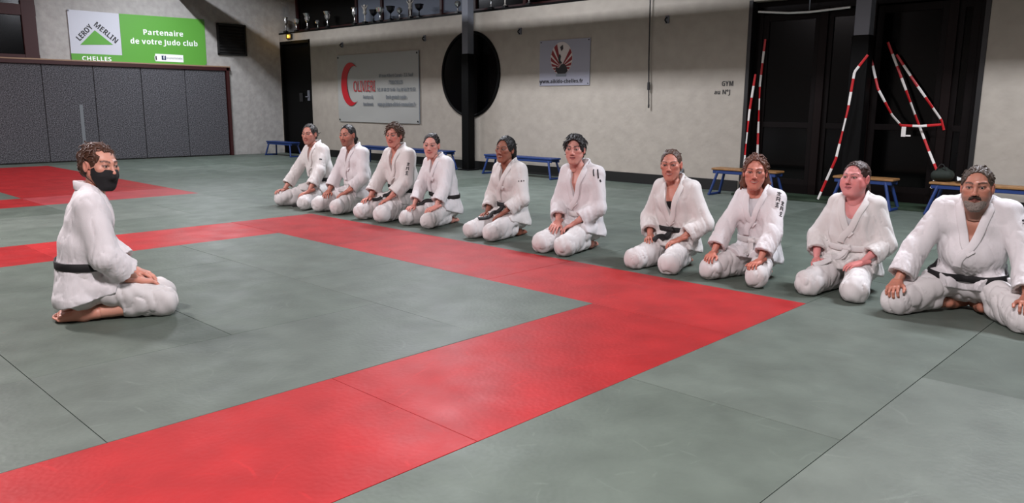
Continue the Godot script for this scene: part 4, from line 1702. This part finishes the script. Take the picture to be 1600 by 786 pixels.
func trophies() -> void:
	var kinds := []
	# (kind, z, height)
	var list := [[0, -15.72, .40, "first trophy from the corner, a slim silver cup"], [1, -15.2, .36, "short two handled silver trophy, second from the corner"], [2, -14.68, .42, "wide lipped silver trophy, third from the corner"], [3, -14.2, .24, "little round silver trophy standing between two taller cups"], [2, -13.77, .40, "tall flared silver trophy left of the gap on the ledge"],
		[0, -12.64, .40, "slim silver cup on the ledge right after the gap"], [4, -12.23, .44, "tallest pale trophy with a figure on top, before the dark window"], [5, -11.90, .33, "dark bowl trophy before the first lit pane"], [1, -11.65, .36, "two handled trophy by the first dark red mullion"], [5, -11.27, .36, "dark winged cup between two lit panes"], [3, -10.95, .28, "little dark round trophy before the middle lit pane"], [4, -10.58, .40, "pale figure trophy before the third lit pane"], [5, -10.28, .32, "dark bowl trophy right of the pale figure trophy"], [3, -9.06, .26, "small white trophy left of the column"], [0, -8.1, .36, "silver cup just right of the column"], [4, -7.72, .36, "pale slim trophy right of the column, second after it"], [2, -7.1, .32, "silver cup at the cropped right end of the ledge"]]
	for t in list:
		var o := thing("trophy", t[3], "trophy", Vector3(7.06, 3.10, t[1]), 0.0, "trophies on the gallery ledge")
		var h: float = t[2]
		var kind: int = t[0]
		var metal: Material = M.silver if kind < 4 else mat(.72, .70, .66, .4, .3) if kind == 4 else mat(.05, .06, .09, .35, .3)
		var s := Shape.new()
		s.box(Vector3(0, h * .07, 0), Vector3(.10, h * .14, .10), Basis(), .006)
		put("base", s, M.marble, o)
		var st := Shape.new()
		st.lathe(Vector3(0, h * .14, 0), [Vector2(.035, 0), Vector2(.03, h * .03), Vector2(.012, h * .08), Vector2(.016, h * .18), Vector2(.010, h * .30), Vector2(.022, h * .36)], 12)
		put("stem", st, metal, o)
		var cup := Shape.new()
		var y := h * .50
		match kind:
			0: cup.lathe(Vector3(0, y, 0), [Vector2(.02, 0), Vector2(.055, h * .12), Vector2(.060, h * .28), Vector2(.055, h * .42), Vector2(.068, h * .5), Vector2(.055, h * .48), Vector2(.045, h * .2)], 16)
			1, 5: cup.lathe(Vector3(0, y, 0), [Vector2(.02, 0), Vector2(.075, h * .14), Vector2(.095, h * .34), Vector2(.105, h * .40), Vector2(.09, h * .38), Vector2(.05, h * .1)], 16)
			2: cup.lathe(Vector3(0, y, 0), [Vector2(.02, 0), Vector2(.045, h * .10), Vector2(.052, h * .30), Vector2(.095, h * .5), Vector2(.085, h * .5), Vector2(.04, h * .2)], 16)
			3: cup.lathe(Vector3(0, y, 0), [Vector2(.01, 0), Vector2(.05, h * .1), Vector2(.068, h * .25), Vector2(.05, h * .42), Vector2(.001, h * .5)], 16)
			4: cup.lathe(Vector3(0, y, 0), [Vector2(.03, 0), Vector2(.045, h * .06), Vector2(.03, h * .16), Vector2(.045, h * .30), Vector2(.02, h * .37), Vector2(.032, h * .43), Vector2(.03, h * .48), Vector2(.001, h * .5)], 12)
		put("cup", cup, metal, o)
		if kind in [1, 2, 5]:
			for sd in [1.0, -1.0]:
				var hs := Shape.new()
				var pts := PackedVector3Array()
				for k in 9: pts.append(Vector3(0, y + h * (.42 - .36 * k / 8.0), sd * (.05 + .03 * k / 16.0 + .065 * sin(PI * k / 8.0) * (1.0 - k / 16.0))))
				hs.tube(pts, .008, .007, 6)
				put("handle", hs, metal, o)
		if kind == 4:
			for sd in [1.0, -1.0]:
				var hs := Shape.new()
				hs.tube(PackedVector3Array([Vector3(0, y + h * .3, sd * .03), Vector3(0, y + h * .38, sd * .09), Vector3(0, y + h * .46, sd * .11)]), .014, .008, 6)
				put("arm", hs, metal, o)


func end_wall() -> void:
	struct(put("wall_end", boxes([wall_boxes(-9.2, 7.3, END_Z - .2, END_Z, 0, TOP), wall_boxes(7.3, 9.6, END_Z - .2, END_Z, 0, TOP)], .002), M.end_wall))
	# grey wall pads in a dark red frame
	var names := ["beside the dark red end post", "second from the dark red end post", "third from the dark red end post", "behind the kneeling teacher, fourth from the end post", "at the left edge of the photo", "hidden left of the photo's edge", "far along the end wall"]
	var xr := 5.38
	for k in 7:
		var x1 := xr - k * 1.022
		var o := thing("wall_pad", "tall grey speckled wall pad " + names[k], "wall pad", Vector3(x1 - .511, 0, END_Z), 0.0, "grey pads on the end wall")
		put("pad", boxes([[Vector3(0, 1.055, .04), Vector3(1.012, 2.07, .08)]], .012), M.pad, o)
		if k == 3:
			put("pale_strip", boxes([[Vector3(2.0 - (x1 - .511), .72, .082), Vector3(.07, 1.05, .006)]], .002), mat(.42, .44, .45, .6), o)
	struct(put("trim_4", boxes([[Vector3(1.9, 2.13, END_Z + .06), Vector3(7.2, .08, .12)], [Vector3(5.43, 1.07, END_Z + .06), Vector3(.07, 2.2, .12)]]), M.oxblood))
	struct(put("trim_5", boxes([[Vector3(1.9, 2.185, END_Z + .05), Vector3(7.2, .03, .14)]]), mat(.55, .45, .36, .6)))
	# high window with a dark red frame
	var w := put("window_2", boxes([[Vector3(-1.0, 2.22, END_Z + .03), Vector3(4.6, .10, .10)], [Vector3(1.16, 3.2, END_Z + .035), Vector3(.26, 2.1, .11)], [Vector3(-1.0, 3.17, END_Z + .03), Vector3(4.6, .22, .10)]]), M.oxblood)
	struct(w)
	for y in [2.67, 3.7]:
		for x in [-2.2, -.1]:
			put("pane", boxes([[Vector3(x, y, END_Z + .02), Vector3(2.3, .95, .02)]], .002), M.glass_dark, w)
	put("mullion", boxes([[Vector3(-1.15, 3.2, END_Z + .034), Vector3(.14, 2.1, .108)]]), M.oxblood, w)
	# black square panel
	var v := thing("wall_vent", "square black louvred panel high on the end wall right of the green banner", "vent", Vector3(5.63, 2.855, END_Z))
	put("frame", boxes([[Vector3(0, .36, .03), Vector3(.76, .04, .06)], [Vector3(0, -.36, .03), Vector3(.76, .04, .06)], [Vector3(.36, 0, .03), Vector3(.04, .76, .06)], [Vector3(-.36, 0, .03), Vector3(.04, .76, .06)]]), mat(.05, .05, .05, .6), v)
	put("backing", boxes([[Vector3(0, 0, .01), Vector3(.74, .74, .02)]]), mat(.03, .03, .03, .8), v)
	for k in 9:
		put("louvre", boxes([[Vector3(0, -.30 + k * .075, .035), Vector3(.70, .055, .008), Basis(Vector3.RIGHT, -.5)]], .002), mat(.055, .055, .055, .6), v)
	# sponsor banner
	var b := thing("sponsor_banner", "white and green sponsor banner with a triangle logo above the grey wall pads", "banner", Vector3(1.92, 2.14, END_Z + .02))
	put("white_sheet", boxes([[Vector3(.53, .66, .0), Vector3(1.06, .92, .01)]], .002), M.banner, b)
	put("green_sheet", flat(PackedVector2Array([Vector2(0.0, 0.0), Vector2(3.02, .05), Vector2(3.03, 1.15), Vector2(1.06, 1.12), Vector2(1.06, .21), Vector2(0.0, .20)]), .012), M.leaf, b)
	var tr := put("logo_triangle", flat(PackedVector2Array([Vector2(.20, .39), Vector2(.88, .43), Vector2(.52, .72)]), .004), M.leaf, b)
	tr.position.z = .006
	var a1 := atan2(.33, .34)
	letters("logo_lettering", "LEROY", .115, Vector3(.305, .655, .009), Basis(Vector3.BACK, .80), M.type_black, b, true, 1.0, .0025, .42)
	letters("logo_lettering", "MERLIN", .115, Vector3(.755, .685, .009), Basis(Vector3.BACK, -.70), M.type_black, b, true, 1.0, .0025, .56)
	letters("town_lettering", "CHELLES", .095, Vector3(.51, .105, .014), Basis(Vector3.BACK, .015), M.type_white, b, true, 1.15)
	letters("lettering", "Partenaire", .12, Vector3(2.02, .76, .014), Basis(Vector3.BACK, .015), M.type_white, b, true, 1.0, .0025, .92)
	letters("lettering", "de votre Judo club", .12, Vector3(2.04, .55, .014), Basis(Vector3.BACK, .015), M.type_white, b, true, 1.0, .0025, 1.56)
	put("web_box", boxes([[Vector3(2.12, .195, .012), Vector3(.66, .17, .008)], [Vector3(1.80, .18, .012), Vector3(.05, .10, .008)]], .004), M.type_white, b)
	put("web_square", boxes([[Vector3(1.985, .195, .017), Vector3(.10, .10, .006)]], .004), mat(.10, .16, .30, .5), b)
	letters("web_letter", "f", .075, Vector3(1.985, .195, .021), Basis(), M.type_white, b, true)
	letters("web_lettering", "leroymerlinchelles", .042, Vector3(2.235, .195, .018), Basis(), M.grey_print, b, false, .8)
	for q in [[.02, 1.10], [3.0, 1.12], [.02, .03], [3.0, .08]]:
		put("eyelet", boxes([[Vector3(q[0], q[1], .014), Vector3(.03, .03, .008)]], .003), M.steel, b)


func bench(label: String, z0: float, z1: float, x: float, top: Material, ht := .36) -> Node3D:
	var ln := z1 - z0
	var o := thing("bench", label, "bench", Vector3(x, 0, z0), 0.0, "")
	put("seat", boxes([[Vector3(0, ht - .015, ln * .5), Vector3(.26, .03, ln)]], .008), top, o)
	put("rail", boxes([[Vector3(-.10, ht - .055, ln * .5), Vector3(.035, .05, ln - .04)], [Vector3(.10, ht - .055, ln * .5), Vector3(.035, .05, ln - .04)]], .006), M.blue, o)
	for e in [[.10, -1.0], [ln - .10, 1.0]]:
		for sx in [-1.0, 1.0]:
			var s := Shape.new()
			var a := Vector3(sx * .10, ht - .04, e[0])
			var b := Vector3(sx * .15, .012, e[0] + e[1] * .10)
			s.tube(PackedVector3Array([a, b]), .020, .020, 8)
			put("leg", s, M.blue, o)
		put("foot_bar", boxes([[Vector3(0, .016, e[0] + e[1] * .10), Vector3(.34, .03, .035)]], .006), M.blue, o)
	return o


func benches() -> void:
	bench("blue bench at the corner before the black door", -15.25, -14.05, 6.2, M.blue)
	bench("long blue bench behind the group of four, left of the round disc's column", -11.55, -8.62, 6.45, M.blue, .38)
	bench("blue bench right of the column, behind the dark haired woman", -7.55, -5.85, 6.45, M.blue, .37)
	bench("blue bench with a light wooden seat left of the dark doors behind the smiling woman", -2.72, -1.72, 6.40, M.wood, .40)
	bench("short wooden topped bench before the dark doors, behind the red cheeked woman", -.95, -.20, 6.40, M.wood, .40)
	bench("blue framed bench with a light wooden seat behind the bearded man", .20, 2.3, 6.42, M.wood, .40)
	var p := thing("paper_sheet", "crumpled white paper lying on the bench behind the bearded man", "paper", Vector3(6.40, .412, .60), .3)
	var s := Shape.new()
	for j in 5:
		for i in 5:
			s.v.append(Vector3((i - 2) * .05, .022 + .02 * sin(i * 2.1 + j * 1.3) + .02 * i / 4.0, (j - 2) * .06))
			s.n.append(Vector3(-.3 * cos(i * 2.1 + j * 1.3), 1, -.2 * cos(i * 2.1 + j * 1.3)).normalized())
	for j in 4:
		for i in 4:
			s.quad(j * 5 + i, j * 5 + i + 1, j * 5 + i + 6, j * 5 + i + 5)
	put("sheet", s, M.type_white, p)
	var bag := thing("sports_bag", "small dark green bag on the end of the bench behind the bearded man", "bag", Vector3(6.44, .402, .30))
	var f := Field.new()
	f.loft(Vector3(0, .07, -.05), Vector3(0, .075, .06), .068, .066, .0, .03, .03)
	f.loft(Vector3(0, .11, -.02), Vector3(.01, .14, .02), .04, .035, .04)
	put("bag_body", f.net(Vector3(-.15, -.02, -.2), Vector3(.15, .25, .2), .010), mat(.06, .10, .065, .8), bag)
	var st := Shape.new()
	var pts := PackedVector3Array()
	for k in 11: pts.append(Vector3(-.06, .12 + .09 * sin(PI * k / 10.0), -.06 + .12 * k / 10.0))
	st.tube(pts, .007, .007, 6)
	put("strap", st, mat(.04, .05, .04, .8), bag)


func people_specs() -> void:
	var skin_a := lin(.80, .58, .50)
	var kanji := [[-.018, .012, .018, .012, .006], [0, .02, 0, -.015, .006], [-.016, -.012, .016, -.016, .005], [-.012, .0, .012, .002, .005],
		[-.016, -.035, .016, -.033, .006], [-.012, -.03, -.014, -.065, .006], [.012, -.03, .014, -.065, .006], [-.014, -.05, .012, -.05, .005],
		[-.016, -.085, .016, -.083, .006], [0, -.075, -.002, -.118, .006], [-.014, -.10, .014, -.102, .005], [-.016, -.118, .016, -.116, .006]]
	var tag_mark := [[-.02, 0, .02, 0, .016]]
	specs = [
		{"pos": Vector2(-2.42, -1.93), "turn": 72.0, "s": 1.02, "label": "man in a black face mask kneeling alone at the left",
			"cell": .0086, "feet": true, "seed": 1, "skin": skin_a, "brow": lin(.20, .11, .07), "hair": "receding", "hair_col": lin(.27, .16, .10), "hairline": -.014, "flush": 1.0,
			"head": [0, .905, .005], "hs": 1.08, "lean": Vector2(0, .075), "look": [-52, 4, -3], "mask": true, "hands": [[-.10, .29, 25, 0], [.12, .29, 25, 0]], "knee": .12, "knee_z": .38, "belt": "black", "ends": [[-.12, .10], [-.05, .13]], "sleeve": 1.12, "cuff": .62, "v": .52, "trouser": .52, "skirt": .34, "girth": 1.04, "head_cell": .0038},
		{"pos": Vector2(1.53, -5.62), "turn": -90.0, "s": 1.02, "label": "man with short dark grey hair, first from the left in the row of ten",
			"seed": 2, "skin": lin(.74, .52, .46), "brow": lin(.08, .06, .05), "hair": "short", "hair_col": lin(.16, .145, .135), "hairline": .006, "stubble": .3, "beard": lin(.35, .27, .25),
			"head": [0, .895, .02], "lean": Vector2(-.09, .02), "look": [28, 2, 0], "hands": [[-.30, .38, 10, 0], [.24, .36, 10, 0]], "knee": .27, "ankle": .07, "belt": "black", "ends": [[-.06, .26], [.01, .22]], "marks": [[1.0, .16, 55, tag_mark]], "v": .50, "vw": .07, "smile": .6},
		{"pos": Vector2(1.58, -4.92), "turn": -88.0, "s": 1.02, "label": "man with long dark hair tied back and short beard, second from left in row",
			"seed": 3, "skin": lin(.70, .48, .41), "brow": lin(.05, .04, .035), "hair": "tied", "hair_col": lin(.055, .04, .035), "tail": "pony", "stubble": .45, "beard": lin(.16, .11, .10),
			"head": [-.01, .905, .04], "lean": Vector2(0, .03), "look": [18, 3, 2], "hands": [[-.15, .30, 35, 0], [.13, .27, 40, 0]], "knee": .18, "belt": "white", "ends": [[-.05, .10], [.04, .10]], "v": .53, "vw": .05},
		{"pos": Vector2(1.58, -4.02), "turn": -90.0, "s": 1.05, "label": "man with curly grey brown hair, third from left in row, letters on his sleeve",
			"seed": 4, "skin": lin(.74, .50, .44), "brow": lin(.15, .10, .07), "hair": "curly", "hair_col": lin(.30, .22, .17), "flush": 1.3,
			"head": [0, .90, .02], "lean": Vector2(-.03, .02), "look": [26, 2, 0], "hands": [[-.18, .32, 15, 0], [.11, .29, 30, 0]], "knee": .17, "belt": "black", "ends": [[-.10, .20], [-.03, .08]], "belt_roll": -.03, "marks": [[1.0, .12, 55, kanji]], "v": .47, "vw": .07, "smile": .5, "sleeve": 1.08},
		{"pos": Vector2(1.63, -3.34), "turn": -88.0, "s": .95, "woman": true, "label": "woman with hair in a bun and diagonal dark belt, fourth from left in row",
			"seed": 5, "skin": lin(.80, .58, .53), "brow": lin(.18, .11, .08), "hair": "tied", "hair_col": lin(.09, .05, .04), "tail": "bun", "hs": 1.07, "lips": lin(.66, .32, .32),
			"head": [0, .90, .02], "lean": Vector2(-.10, .02), "look": [34, 3, -2], "hands": [[-.17, .34, 12, 0], [.17, .33, 10, 0]], "knee": .18, "belt": "brown", "ends": [[-.13, .17], [-.10, .12]], "belt_roll": -.02, "v": .55, "vw": .06, "smile": .6, "girth": 1.0, "arm": 1.03},
		{"pos": Vector2(1.56, -2.26), "turn": -92.0, "s": .96, "woman": true, "label": "laughing woman with long dark hair behind her shoulder, fifth from left in the row",
			"seed": 6, "skin": lin(.56, .36, .29), "brow": lin(.04, .03, .03), "hair": "long", "hair_col": lin(.035, .025, .025), "tail": "long", "lips": lin(.45, .2, .19), "flush": .7,
			"head": [0, .90, .02], "lean": Vector2(-.02, .02), "look": [14, 0, -4], "hands": [[-.15, .22, 10, 0], [.07, .22, 50, 0]], "knee": .14, "belt": "black", "ends": [[-.09, .26], [-.05, .14]], "marks": [[1.0, .12, 40, [[-.03, 0, -.02, 0, .012], [.0, 0, .012, 0, .014], [.03, .004, .04, 0, .012]]]], "v": .54, "vw": .068, "smile": 1.0, "girth": .94},
		{"pos": Vector2(1.51, -1.32), "turn": -88.0, "s": 1.0, "label": "young man with a dark fringe and hands together, sixth from left in the row",
			"seed": 7, "skin": lin(.78, .56, .51), "brow": lin(.06, .04, .04), "hair": "fringe", "hair_col": lin(.045, .025, .025), "lips": lin(.60, .33, .32),
			"head": [-.03, .905, .03], "lean": Vector2(0, .03), "look": [24, 0, 0], "hands": [[-.085, .26, 20, 0], [.045, .22, 45, 0, .01]], "knee": .125, "belt": "white", "ends": [], "no_knot": true, "marks": [[1.0, -.01, 35, [[-.045, .03, -.035, -.03, .012], [-.005, .03, .005, -.05, .012], [.02, -.06, .03, -.08, .014]]]], "v": .45, "vw": .074, "sleeve": 1.06, "leg": 1.04},
		{"pos": Vector2(1.50, -0.31), "turn": -88.0, "s": .915, "woman": true, "label": "woman with tied brown hair and deep open collar over a black top",
			"cell": .0092, "seed": 8, "skin": lin(.74, .50, .43), "brow": lin(.13, .08, .06), "hair": "tied", "hair_col": lin(.27, .18, .13), "hairline": .006,
			"head": [-.02, .90, .02], "lean": Vector2(-.03, .02), "look": [20, 2, 2], "hands": [[-.16, .20, 20, 0], [.10, .20, 50, 0]], "knee": .17, "belt": "black", "ends": [[-.09, .13], [-.03, .10]], "v": .42, "vw": .086, "smile": .9, "shirt": .59, "shirt_col": "black", "arm": 1.06, "sleeve": 1.10, "leg": 1.06, "girth": 1.02, "head_cell": .004},
		{"pos": Vector2(1.55, 0.36), "turn": -90.0, "s": .885, "woman": true, "label": "smiling woman with wavy reddish hair, grey letters on her shoulder and a white belt",
			"cell": .0092, "seed": 9, "skin": lin(.76, .50, .43), "brow": lin(.15, .08, .06), "hair": "wavy", "hair_col": lin(.34, .19, .12), "tail": "bob",
			"head": [-.02, .91, .03], "lean": Vector2(0, .03), "look": [24, 0, 0], "hands": [[-.21, .40, 8, 1], [.20, .40, 8, 1]], "knee": .21, "belt": "white", "ends": [[-.03, .06], [.03, .05]], "v": .50, "vw": .078, "smile": 1.0, "shirt": .715, "shirt_col": "white", "marks": [[1.0, -.01, 30, kanji], [1.0, .06, 70, kanji]], "arm": 1.10, "sleeve": 1.06, "girth": .98, "hand": 1.06, "head_cell": .004},
		{"pos": Vector2(1.62, 1.04), "turn": -88.0, "s": .885, "woman": true, "label": "stout red cheeked woman looking away left, second from the right, white belt",
			"cell": .0092, "seed": 10, "skin": lin(.82, .54, .53), "brow": lin(.30, .18, .14), "hair": "tied", "hair_col": lin(.20, .11, .085), "tail": "low", "flush": 1.6, "lips": lin(.66, .34, .36),
			"head": [-.01, .905, .03], "look": [-8, -4, 0], "hands": [[-.19, .22, 15, 0], [.11, .22, 45, 0]], "knee": .175, "belt": "white", "ends": [[-.17, .21], [-.08, .10]], "v": .50, "vw": .094, "shirt": .72, "shirt_col": "white", "cheeks": true, "hs": 1.0, "jaw": 1.16, "wide": 1.06, "neck": .064, "girth": 1.16, "leg": 1.16, "sleeve": 1.04, "cuff": .60, "belt_y": .36, "arm": 1.03, "head_cell": .0038},
		{"pos": Vector2(1.52, 1.81), "turn": -84.0, "s": .955, "label": "big bearded man sitting with spread knees at the right end of the row",
			"cell": .0086, "seed": 11, "skin": lin(.72, .50, .42), "brow": lin(.16, .12, .09), "hair": "crop", "hair_col": lin(.27, .22, .18), "beard_mesh": true, "stubble": .5, "beard": lin(.42, .37, .34), "lips": lin(.45, .24, .22),
			"head": [.0, .85, .05], "lean": Vector2(0, .05), "look": [2, 0, 2], "hs": 1.07, "hands": [[-.37, .37, -8, 1], [.36, .37, -5, 1]], "knee": .355, "knee_z": .34, "ankle": .08, "belt": "black", "ends": [], "no_knot": true, "belt_y": .30, "belt_tilt": .06, "belly": 1.05, "girth": 1.10, "leg": 1.08, "shoulder": 1.12, "arm": 1.10, "sleeve": 1.14, "cuff": .78, "v": .46, "vw": .082, "neck": .066, "trouser": .66, "skirt": .36, "hand": 1.08, "marks": [[1.0, .10, 62, [[-.025, .012, .0, .018, .012], [.0, .006, .022, .012, .010], [-.03, -.006, .03, -.006, .006]]]], "head_cell": .0038},
	]


func place_person(k: int) -> void:
	var sp: Dictionary = specs[k]
	var r: Dictionary = results[k]
	var o := thing("person", sp.label, "person", Vector3(sp.pos.x, 0, sp.pos.y), deg_to_rad(sp.turn))
	put("body", r.body, M.skin, o)
	for e in r.eyes: put("eye", e, M.eye, o)
	var hm := mat(1, 1, 1, .55)
	hm.albedo_color = Color(sp.hair_col).linear_to_srgb()
	put("hair", r.hair, hm, o)
	if r.has("beard"):
		var bm := mat(1, 1, 1, .7)
		bm.albedo_color = Color(.47, .43, .40)
		put("beard", r.beard, bm, o)
		var mm := mat(.20, .14, .11, .7)
		put("moustache", r.moustache, mm, o)
	if r.has("mask"):
		var mk := put("face_mask", r.mask, M.mask, o)
		put("ear_strap", r.strap, M.mask, mk)
	var gi: Material = M.gi if k % 2 == 0 else M.gi_warm
	put("trousers", r.trousers, M.gi_fine, o)
	var j := put("jacket", r.jacket, gi, o)
	put("lapel", r.lapel, gi, j)
	if r.has("marks"): put("embroidery", r.marks, M.ink, j)
	if r.has("shirt"): put("shirt", r.shirt, M.tee_black if sp.shirt_col == "black" else M.tee, o)
	if r.has("belt"):
		var bm: Material = {"black": M.belt_black, "brown": M.belt_brown, "white": M.gi_fine}[sp.belt]
		var b := put("belt", r.belt, bm, o)
		if r.has("knot"): put("knot", r.knot, bm, b)
		for e in r.ends: put("belt_end", e, bm, b)
